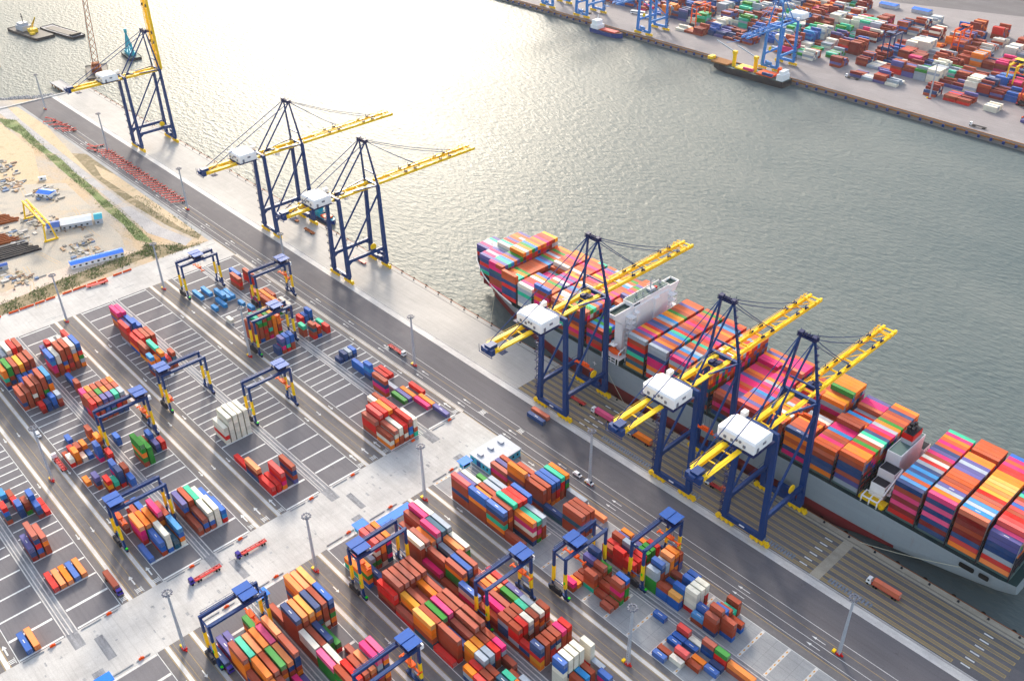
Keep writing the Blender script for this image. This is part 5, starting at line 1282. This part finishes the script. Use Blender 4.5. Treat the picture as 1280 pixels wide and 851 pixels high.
t = thing('parked_van', (-392, 86, .01), 'small white van with dark windows in the lane beside short boxes', 'van'); m = MB(); m.box(-2.4, 2.4, -.95, .95, .4, 1.2); m.box(-2.2, 1.2, -.85, .85, 1.2, 2.1); part(m, 'body', 'white', t); m = MB(); m.box(-2.0, 1.22, -.87, .87, 1.35, 1.85); part(m, 'side_window', 'glass', t); wheel_row(t, (-1.6, 1.5), 1.7, .36); t.location = (-459.5, 77.6, .01)
# light masts
mast0 = None
for (x, y, lab) in ((-952.9, 267.8, 'tall lamp mast farthest away at the end of the quay road'), (-810.3, 267.9, 'lamp mast on the quay road beside parked red chassis, beyond the long row'), (-654.8, 263.8, 'lamp mast on the quay road at the near end of the long chassis row'),
    (-510, 262.5, 'lamp mast on the quay road behind an upper yard crane'), (-370.8, 262.2, 'lamp mast on the quay road near the truck with an orange frame'), (-231.0, 262.2, 'lamp mast on the quay road beside the parked vans'), (-92.6, 261.7, 'lamp mast on the quay road nearest the lower right corner'),
    (-560.9, 133.2, 'lamp mast at the upper edge of the yard, behind the red and white stack'), (-555.5, 196.0, 'lamp mast at the upper edge of the yard beside the pale blue container crane'), (-446.2, 197.2, 'lamp mast standing in front of the yard crane over a tall red stack'),
    (-278.8, 196.4, 'lamp mast at the crossing between magenta boxes and the blue gate roof'), (-276.8, 132.6, 'lamp mast at the crossing near three orange boxes'), (-278.5, 69.8, 'lamp mast at the crossing in the lower left, red and yellow foot'),
    (-148.2, 196.2, 'lamp mast standing in the lower yard lane, near the white stack'), (-419, 69.5, 'lamp mast on the lane between the sixth and seventh yard blocks')):
    if mast0 is None:
        mast0 = thing('lamp_mast', (0, 0, 0), lab, 'lamp mast', 'lamp masts')
        m = MB()
        for k in range(4):
            a = PI/4+k*PI/2; m.beam((math.cos(a)*.75, math.sin(a)*.75, 0), (math.cos(a)*.35, math.sin(a)*.35, 34), .2)
        for k in range(24):
            z = k*1.42; r = .75-.4*z/34; r2_ = .75-.4*(z+1.42)/34
            for j in range(4):
                a = PI/4+j*PI/2; b_ = a+PI/2; m.beam((math.cos(a)*r, math.sin(a)*r, z), (math.cos(b_)*r2_, math.sin(b_)*r2_, z+1.42), .11)
        m.cyl((0, 0, 0), (0, 0, 34), .25, 8, .16); part(m, 'mast', 'lgrey', mast0)
        m = MB()
        for k in range(10):
            a = 2*PI*k/10; b_ = a+2*PI/10; m.beam((1.6*math.cos(a), 1.6*math.sin(a), 34.2), (1.6*math.cos(b_), 1.6*math.sin(b_), 34.2), .18)
            if k % 2 == 0: m.beam((0, 0, 34.2), (1.6*math.cos(a), 1.6*math.sin(a), 34.2), .15)
            c_, s_ = math.cos(a)*1.8, math.sin(a)*1.8; m.box(c_-.35, c_+.35, s_-.35, s_+.35, 33.6, 34.1)
        part(m, 'lamp_ring', 'grey', mast0)
        m = MB(); m.box(-.9, .9, -.9, .9, 0, .8); m.box(1.1, 1.9, -.35, .35, 0, .7); part(m, 'mast_foot', 'red', mast0)
        m = MB(); m.box(-2.8, -1.5, -.8, .8, 0, .9); part(m, 'barrier_block', 'yellow', mast0); index_kids(mast0); o = mast0
    else: o = copy_tree(mast0)
    tag(o, lab, 'lamp mast', 'lamp masts'); o.location = (x, y, .01)
# gate buildings at the crossing
t = thing('electrical_building', (-276, 241, 0), 'pale blue flat roofed electrical building beside the quay road and crossing', 'building')
m = MB(); m.box(-9, 6, -10, 11, 0, 4.6); part(m, 'wall', 'teal', t)
m = MB(); m.box(-9.4, 6.4, -10.4, 11.4, 4.6, 5.1)
for y in (-7, 0, 7): m.box(-6, -3, y-1, y+1, 5.1, 5.9)
part(m, 'roof', 'lgrey', t)
m = MB(); m.box(6, 6.06, -8, -5.4, 0.3, 3.4); m.box(6, 6.06, -1, 1, .3, 3); m.box(-4, -1, -10.06, -10, .2, 3.6); part(m, 'door', 'shipblue', t)
m = MB()
for y in (-3.5, 3, 6, 9): m.box(6.0, 6.05, y-.6, y+.6, 1.6, 3.0)
for x in (-7, 1.2, 4): m.box(x-.6, x+.6, -10.05, -10, 1.6, 3.0)
part(m, 'window', 'glass', t)
t = thing('canopy', (-277, 176.5, 0), 'long bright blue canopy roof between a gate hut and magenta boxes', 'canopy')
m = MB(); m.box(-2.6, 2.6, -11, 10, 4.3, 4.6); part(m, 'roof', 'brightblue', t)
for y in (-10, -3, 4, 9.4):
    for x in (-2.4, 2.4):
        m = MB(); m.beam((x, y, 0), (x, y, 4.3), .22); part(m, 'post', 'lgrey', t)
for (x, y, lab) in ((-281.5, 224.5, 'blue roofed gate hut beside the pale blue electrical building'), (-281.5, 160.6, 'blue roofed gate hut next to the long blue canopy'), (-277.0, 105.5, 'blue roofed gate hut seen through the lower left yard crane'), (-281.5, 38.5, 'blue roofed gate hut cut by the lower left picture edge')):
    t = thing('gate_hut', (x, y, 0), lab, 'hut', 'blue roofed huts at the crossing')
    m = MB(); m.box(-1.6, 1.6, -2.4, 2.4, 2.6, 2.9); m.box(-1.5, 1.5, -2.3, 2.3, 2.9, 5.2); part(m, 'cabin', 'teal', t)
    m = MB()
    for dx in (-1.7, 1.7):
        for dy in (-2.5, 2.5): m.beam((dx, dy, 0), (dx, dy, 6.1), .2)
        m.beam((dx, -2.5, 2.8), (dx, 2.5, 2.8), .15); m.beam((dx, -2.5, 0.1), (dx, 2.5, 2.8), .12)
    part(m, 'frame', 'white', t)
    m = MB(); m.box(-2.6, 2.6, -3.2, 3.2, 6.1, 6.35); part(m, 'roof', 'brightblue', t)
    m = MB(); m.box(1.5, 1.56, -2, 2, 3.7, 4.8); part(m, 'window', 'glass', t)
# dark equipment boxes standing in the lanes
for (x, y, lab) in ((-404, 165.0, 'dark grey equipment box on the gutter between empty slots'), (-434, 126.5, 'dark grey box on a chassis beside the wide red stack')):
    t = thing('equipment_box', (x, y, .02), lab, 'box'); m = MB(); m.box(-3.4, 3.4, -1.3, 1.3, .6, 3.2); m.box(-3.6, 3.6, -1.4, 1.4, 3.2, 3.4); part(m, 'housing', 'dark', t); m = MB(); m.box(-3.2, 3.2, -1, 1, 0, .6); part(m, 'skid', 'rust', t)

# bare land: sheds, gantry, stacks ---------------------------------------
def shed(x, y, rz, w, d, h, roof, wall, name, label, n=1):
    t = thing(name, (x, y, 0), label, 'shed', rz=R(rz))
    m = MB(); m.box(-w/2+.3, w/2-.3, -d/2+.3, d/2-.3, 0, h); part(m, 'wall', wall, t)
    m = MB(); m.add([(-w/2, -d/2, h), (w/2, -d/2, h), (w/2, d/2, h), (-w/2, d/2, h), (-w/2, 0, h+d*.14), (w/2, 0, h+d*.14)], [(0, 1, 5, 4), (2, 3, 4, 5), (0, 4, 3), (1, 2, 5), (0, 3, 2, 1)]); part(m, 'roof', roof, t)
    m = MB()
    for k in range(int(w/4)): m.box(-w/2+1.5+k*4, -w/2+3+k*4, -d/2+.24, -d/2+.3, .9, 2.1)
    part(m, 'window', 'glass', t)
shed(-625, 180, 79, 36, 7.5, 3.2, 'brightblue', 'white', 'site_office', 'long narrow blue roofed site office on the bare land near the yard')
shed(-690, 192, 70, 22, 12, 4, 'white', 'lgrey', 'work_shed', 'white roofed work shed between a blue and a turquoise roof')
shed(-694, 176.5, 70, 9, 12, 4, 'roofblue', 'lgrey', 'work_shed', 'blue roofed shed end nearest the yellow gantry')
shed(-684.5, 206.5, 70, 6, 12, 4, 'turq', 'lgrey', 'work_shed', 'turquoise roofed shed end of the white roofed shed')
shed(-757, 195, 30, 13, 9, 3.4, 'brightblue', 'white', 'blue_shelter', 'bright blue sheeted shelter alone on the bare land')
shed(-845, 178, 75, 18, 5, 3, 'white', 'white', 'site_cabin', 'long white site cabin at the left picture edge')
shed(-660, 128, 80, 7, 5, 3, 'roofblue', 'lgrey', 'site_cabin', 'small blue roofed cabin beside the pipe racks')
shed(-790, 204, 70, 6, 3, 2.6, 'white', 'white', 'site_cabin', 'small white cabin on the orange sand')
t = thing('gantry_crane', (-702, 169.5, 0), 'yellow gantry crane over the casting beds on the bare land', 'crane', rz=R(-3))
for x in (-24, 24):
    for y in (-4, 4):
        m = MB(); m.beam((x+y*.0, y, 0), (x*.96, y*.5, 13), 1.0); part(m, 'leg', 'yellow', t)
m = MB(); m.beam((-26, -1.6, 13.6), (26, -1.6, 13.6), 1.1, 1.6); m.beam((-26, 1.6, 13.6), (26, 1.6, 13.6), 1.1, 1.6); m.beam((-24, -5, .6), (-24, 5, .6), 1.1); m.beam((24, -5, .6), (24, 5, .6), 1.1)
for k in range(9): m.beam((-24+k*6, -1.6, 14.2), (-24+k*6, 1.6, 14.2), .4)
part(m, 'girder', 'yellow', t)
t = thing('gantry_crane', (-815, 170, 0), 'small yellow gantry frame at the left picture edge', 'crane')
for x in (-7, 7):
    for y in (-3, 3):
        m = MB(); m.beam((x, y, 0), (x, y*.4, 9), .8); part(m, 'leg', 'yellow', t)
m = MB(); m.beam((-8, 0, 9.4), (8, 0, 9.4), 1.4); part(m, 'girder', 'yellow', t)
rr = random.Random(21)
for gi, (x0, y0, n, L, lab, col) in enumerate(((-722, 128, 9, 30, 'rusty steel pile in the casting beds under the yellow gantry', 'rust'), (-690, 135, 7, 34, 'long dark concrete pile in the beds below the sheds', 'dark'), (-668, 100, 9, 17, 'grey concrete beam on the ground by the pipe racks near the yard edge', 'grey'), (-745, 150, 6, 16, 'rusty steel pile behind the yellow gantry', 'rust'))):
    src = None
    for i in range(n):
        if src is None:
            m = MB(); m.box(-L/2, L/2, -.7, .7, 0, 1.2); m.box(-L/2+1, L/2-1, -.45, .45, 1.2, 1.5); src = m.build('stacked_pile', col); o = src
        else: o = src.copy(); COL.objects.link(o)
        o.location = (x0+i*3.1, y0+rr.uniform(-1.5, 1.5)+i*1.2, 0); o.rotation_euler = (0, 0, R(82+rr.uniform(-2, 2))); tag(o, lab, 'pile', 'piles lying in the beds, set %s' % ['nearest the gantry', 'below the sheds', 'near the yard edge', 'behind the gantry'][gi])
# orange water barriers at the upper yard edge
src = None
for i in range(15):
    if src is None: m = MB(); m.box(-3, 3, -.35, .35, 0, .5); m.box(-3, 3, -.18, .18, .5, 1.1); m.box(-2.9, -2.3, -.4, .4, 0, .9); m.box(2.3, 2.9, -.4, .4, 0, .9); src = m.build('road_barrier', 'orange'); o = src
    else: o = src.copy(); COL.objects.link(o)
    y = 88+i*6.9; o.location = (-596.2+(.02*i), y+(4 if i % 5 > 2 else 0), 0); o.rotation_euler = (0, 0, R(89)); tag(o, 'orange road barrier in the line along the weedy upper edge of the yard', 'barrier', 'orange barriers along the yard edge')
# vessels ---------------------------------------------------------------
def vessel(name, label, x, y, L, B, D, rz, hullm, deckm, cat='barge', bow=True, z=WZ):
    t = thing(name, (x, y, z), label, cat, rz=R(rz))
    n = 9; m = MB(); vs = []
    prof = []
    for i in range(n):
        u = i/(n-1); xx = -L/2+L*u
        w = B/2*(min(1, ((1-u)/.22))**.55 if (bow and u > .78) else 1)*(1 if u > .06 else .92); sh = D*(1+.25*max(0, (u-.75)/.25)**2)
        prof.append((xx, max(w, .05), sh))
    for xx, w, sh in prof: vs += [(xx, -w*.8, -1.2), (xx, -w, 0.3), (xx, -w, sh), (xx, w, sh), (xx, w, .3), (xx, w*.8, -1.2)]
    fs = []
    for i in range(n-1):
        for j in (0, 1, 3, 4): fs.append((i*6+j, i*6+j+1, (i+1)*6+j+1, (i+1)*6+j))
    fs += [(0, 1, 2, 3, 4, 5), tuple(range(n*6-6, n*6))[::-1]]
    m.add(vs, fs); part(m, 'hull', hullm, t)
    m = MB()
    for i in range(n-1):
        a, b = prof[i], prof[i+1]; m.add([(a[0], -a[1]+.3, a[2]-.5), (b[0], -max(b[1]-.3, 0), b[2]-.5), (b[0], max(b[1]-.3, 0), b[2]-.5), (a[0], a[1]-.3, a[2]-.5)], [(0, 1, 2, 3)])
    part(m, 'deck', deckm, t); return t
t = vessel('work_barge', 'dark work barge with a crane and yellow machinery anchored in the river', -1232, 356, 68, 24, 3.2, 188, 'dark', 'dark', bow=False)
m = MB(); m.box(8, 24, -6, 6, 2.6, 8); m.box(12, 22, -5, 5, 8, 11); part(m, 'deckhouse', 'lgrey', t)
m = MB(); m.box(-8, 2, -5, 3, 2.6, 7); m.beam((-4, 0, 7), (-24, 2, 24), 1.0); m.beam((-4, 3, 7), (-24, 2, 24), .6); m.box(-14, -10, 2, 7, 2.6, 5); part(m, 'crane', 'yellow', t)
m = MB(); m.beam((14, 0, 11), (14, 0, 22), .7); m.beam((11, 0, 18), (17, 0, 18), .5); part(m, 'mast', 'dark', t)
t = vessel('hopper_barge', 'long flat hopper barge moored against the work barge', -1208, 384, 70, 17, 3, 190, 'dark', 'grey', bow=False)
m = MB(); m.box(-26, 30, -5.5, 5.5, 2.6, 3.0); m.box(-30, -25, -6, 6, 2.6, 4.8); part(m, 'hopper_edge', 'dark', t)
t = vessel('crane_pontoon', 'pontoon with a tall lattice crane at the far end of the quay', -1032, 352, 44, 22, 2.6, 160, 'dark', 'dark', bow=False)
m = MB(); m.box(-6, 8, -5, 5, 2.2, 7.5); m.box(2, 9, -4, 4, 7.5, 10); part(m, 'crane_body', 'rust', t)
m = MB(); a0 = Vector((-5, 0, 5)); a1 = Vector((2, -9, 118))
def lattice(m, a, b, w, n, r=.22):
    a = Vector(a); b = Vector(b); d = (b-a).normalized(); u = d.cross(Vector((0, 1, 0))).normalized(); v = d.cross(u); cs = [u+v, u-v, -u-v, v-u]
    for c in cs: m.beam(a+c*w*.35, a.lerp(b, .12)+c*w*.5, r*1.6); m.beam(a.lerp(b, .12)+c*w*.5, b+c*w*.22, r*1.6)
    for k in range(n):
        p, q = a.lerp(b, k/n), a.lerp(b, (k+1)/n); w0 = w*(.5-.28*max(0, k/n-.12)); w1 = w*(.5-.28*max(0, (k+1)/n-.12))
        for j in range(4): m.beam(p+cs[j]*w0, q+cs[(j+1) % 4]*w1, r)
lattice(m, a0, a1, 6, 16, .34); part(m, 'lattice_jib', 'rust', t)
m = MB(); m.beam(a1, (6, 4, 12), .25); m.beam(a1+Vector((1, 0, 0)), (8, 2, 12), .25); part(m, 'jib_stay', 'dark', t)
t = vessel('crane_vessel', 'small vessel with a turquoise derrick behind the raised boom crane', -1066, 404, 42, 14, 3, 172, 'dark', 'deckgrey', cat='ship')
m = MB()
for (p, q) in (((-8, -3, 3), (-2, 0, 26)), ((-8, 3, 3), (-2, 0, 26)), ((4, -3, 3), (-2, 0, 26)), ((4, 3, 3), (-2, 0, 26)), ((-12, 0, 3), (-14, 0, 17)), ((-18, 0, 3), (-14, 0, 17)), ((-7, 0, 10), (3, 0, 10))): m.beam(p, q, 1.4)
m.beam((-2, 0, 26), (-2, 0, 30), 2.6, 2.6); m.box(-11, 7, -4, 4, 3, 6); part(m, 'derrick', 'turq', t)
t = vessel('coastal_boat', 'small blue and green boat beside the quay, between two quay cranes', -573, 334, 26, 9, 3, 0, 'shipblue', 'turq', cat='boat')
m = MB(); m.box(-11, -3, -3.4, 3.4, 2.5, 5.6); m.box(-10, -5, -2.8, 2.8, 5.6, 7.8); part(m, 'wheelhouse', 'turq', t); m = MB(); m.box(-1, 7, -3, 3, 2.6, 4.2); part(m, 'hatch', 'orange', t)
# jetty piles left
src = None
for i in range(11):
    if src is None: m = MB(); m.cyl((0, 0, -1), (0, 0, 4.2), .6, 8, .5); m.cyl((0, 0, 4.2), (0, 0, 4.5), .7, 8); m.beam((-1.5, 0, 2), (1.5, 0, 2), .4); src = m.build('mooring_pile', 'wood'); o = src
    else: o = src.copy(); COL.objects.link(o)
    o.location = (-1190+i*7.5, 276+(i % 3)*9-i*1.2, WZ); tag(o, 'dark timber mooring pile standing in the river at the left edge', 'pile', 'mooring piles in the river')
t = thing('jetty', (-1005, 306, 0), 'grey open jetty frame beyond the end of the quay, under the crane tail', 'jetty')
m = MB(); m.box(-24, 18, -5, 6, -.6, 0); part(m, 'deck', 'grey', t)
for k in range(6):
    m = MB(); m.cyl((-22+k*8, -4, -5), (-22+k*8, -4, -.6), .7, 8); m.cyl((-22+k*8, 5, -5), (-22+k*8, 5, -.6), .7, 8); part(m, 'pile', 'wood', t)
m = MB(); m.beam((-24, -5, 1), (18, -5, 1), .3); m.beam((-24, 6, 1), (18, 6, 1), .3)
for k in range(8): m.beam((-24+k*6, -5, 0), (-24+k*6, -5, 1), .3); m.beam((-24+k*6, 6, 0), (-24+k*6, 6, 1), .3)
part(m, 'rail', 'lgrey', t)
# far side vessels
t = vessel('feeder_ship', 'small blue ship with white wheelhouse at the opposite quay', -741, fy(-741)-10, 46, 14, 5, 0, 'shipblue', 'wood', cat='ship')
m = MB(); m.box(-22, -11, -6, 6, 4.6, 9); m.box(-21, -13, -5, 5, 9, 14); m.beam((-16, 0, 14), (-16, 0, 20), .6); part(m, 'wheelhouse', 'white', t); m = MB(); m.box(-8, 14, -4.5, 4.5, 4.6, 5.8); part(m, 'hatch', 'salmon', t)
t = vessel('cargo_ship', 'black hulled cargo ship with yellow deck cranes at the opposite quay', -539, fy(-539)-11, 90, 18, 6.5, 180, 'dark', 'deckgrey', cat='ship')
m = MB(); m.box(-43, -36, -6.5, 6.5, 5.8, 12); m.box(-42, -37.5, -5.5, 5.5, 12, 15.5); part(m, 'wheelhouse', 'white', t); m = MB(); m.box(-35.5, -33.5, -2.4, 2.4, 5.8, 17); part(m, 'funnel', 'orange', t)
for x in (-6, 20):
    m = MB(); m.cyl((x, 0, 6), (x, 0, 19), 2.1, 10); m.box(x-2, x+2, -2, 2, 19, 22); part(m, 'crane_post', 'yellow', t)
    m = MB(); m.beam((x+1, 0, 21), (x+26, -3, 27), 1.0); part(m, 'crane_jib', 'lgrey', t)
for i, (a, b) in enumerate(((-30, -12), (-2, 14), (24, 44))):
    m = MB(); m.box(a, b, -7, 7, 6.9, 8.4); part(m, 'hatch', ('orange', 'yellow', 'wood')[i], t)
m = MB(); m.box(46, 51, -4, 4, 8, 11); part(m, 'bow_locker', 'yellow', t)
place_box(-530, fy(-539)-19.5, WZ+8.5, 12.19, 'P', 2.59, 'magenta container on the deck of the black cargo ship at the opposite quay', 'boxes on the far cargo ship')
place_box(-507, fy(-539)-19.5, WZ+8.5, 12.19, 'N', 2.59, 'navy container on the deck of the black cargo ship at the opposite quay', 'boxes on the far cargo ship')
# far quay cranes (light blue), boom toward the river
def far_crane(x, lab, down=True):
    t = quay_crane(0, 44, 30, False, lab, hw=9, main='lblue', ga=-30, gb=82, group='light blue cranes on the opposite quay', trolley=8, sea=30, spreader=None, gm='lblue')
    t.rotation_euler = (0, 0, PI); t.location = (x, fy(x)+36, 2.0); return t
far_crane(-700, 'light blue quay crane at the opposite quay near the small blue ship')
far_crane(-527, 'light blue quay crane with its boom over the black cargo ship')
far_crane(-860, 'light blue quay crane far up the opposite quay, only its legs in view')
far_crane(-800, 'light blue quay crane on the opposite quay, second from the top edge')
for (x, y, c, tp, lab) in ((-676, 912, 'orange', 6, 'orange yard crane at the edge of the opposite terminal behind a rust stack'), (-462, 960, 'navy', 5, 'dark blue yard crane among the opposite terminal stacks'), (-420, 1030, 'orange', 14, 'orange yard crane amid the stacks right of the middle of the far terminal'),
    (-330, 955, 'yellow', 14, 'bright yellow yard crane in the far terminal'), (-302, 925, 'salmon', 8, 'faded red yard crane in the far terminal, near the right edge'), (-283, 893, 'orange', 6, 'orange yard crane nearest the river at the right picture edge'), (-335, 1030, 'orange', 10, 'tall orange yard crane behind the yellow one'), (-352, 1075, 'salmon', 12, 'faded red yard crane high at the right of the far terminal'), (-650, 1040, 'navy', 8, 'dark blue yard crane at the top of the far terminal')):
    yard_crane(x, y, tp, lab, 14, legc=c, roof=c, slv=None, green=False, grp='yard cranes on the opposite terminal', parent_z=2.0)
# far trucks and mast
for (x, y, c, lab) in ((-300, 846, 'dark', 'dark truck driving along the opposite quay at the right'), (-800, 872, 'dark', 'dark flatbed truck on the opposite quay behind the small blue ship'), (-446, 884, 'dark', 'dark empty trailer beside white boxes on the opposite terminal')):
    t = truck(x, y, lab, chas='dark'); t.location = (x, y, 2.01)
o = copy_tree(mast0); o.location = (-372, 884, 2.01); tag(o, 'lamp mast on the opposite terminal in front of the container rows', 'lamp mast', 'lamp masts')
for (x, y, lab) in ((-741, 905, 'white coach parked at the edge of the opposite terminal, nearer the river of two'), (-760, 912, 'white and blue coach parked on the opposite terminal behind another coach')):
    t = thing('parked_coach', (x, y, 2.01), lab, 'coach', rz=R(20)); m = MB(); m.box(-9, 9, -1.6, 1.6, .5, 3.6); m.box(-8.6, 8.6, -1.4, 1.4, 3.6, 3.9); part(m, 'body', 'white', t); m = MB(); m.box(-8.4, 8.4, -1.63, 1.63, 1.9, 2.9); part(m, 'side_window', 'glass', t); wheel_row(t, (-6, 6), 3, .6)
for (x, y, c, lab) in ((-560, 1150, 'U', 'bright blue shed roof at the top of the far terminal, left of two'), (-520, 1155, 'U', 'bright blue shed roof at the top of the far terminal, right of two')):
    shed(x, y, 0, 22, 12, 6, 'brightblue', 'lgrey', 'terminal_shed', lab)

# ------------------------------------------------------------------ air
m = MB(); m.box(-2700, 950, -450, 3300, -10.5, 345)
hz = newmat('haze air'); hm, hnt, hb = hz; hnt.nodes.remove(hb)
pv = hnt.nodes.new('ShaderNodeVolumePrincipled'); pv.inputs['Color'].default_value = (.98, .97, .97, 1); pv.inputs['Density'].default_value = HAZE; pv.inputs['Anisotropy'].default_value = .35
hnt.links.new(pv.outputs[0], [n for n in hnt.nodes if n.type == 'OUTPUT_MATERIAL'][0].inputs['Volume'])
tag(m.build('haze', hm), kind='stuff', label='thin pale haze over the harbour', cat='haze')
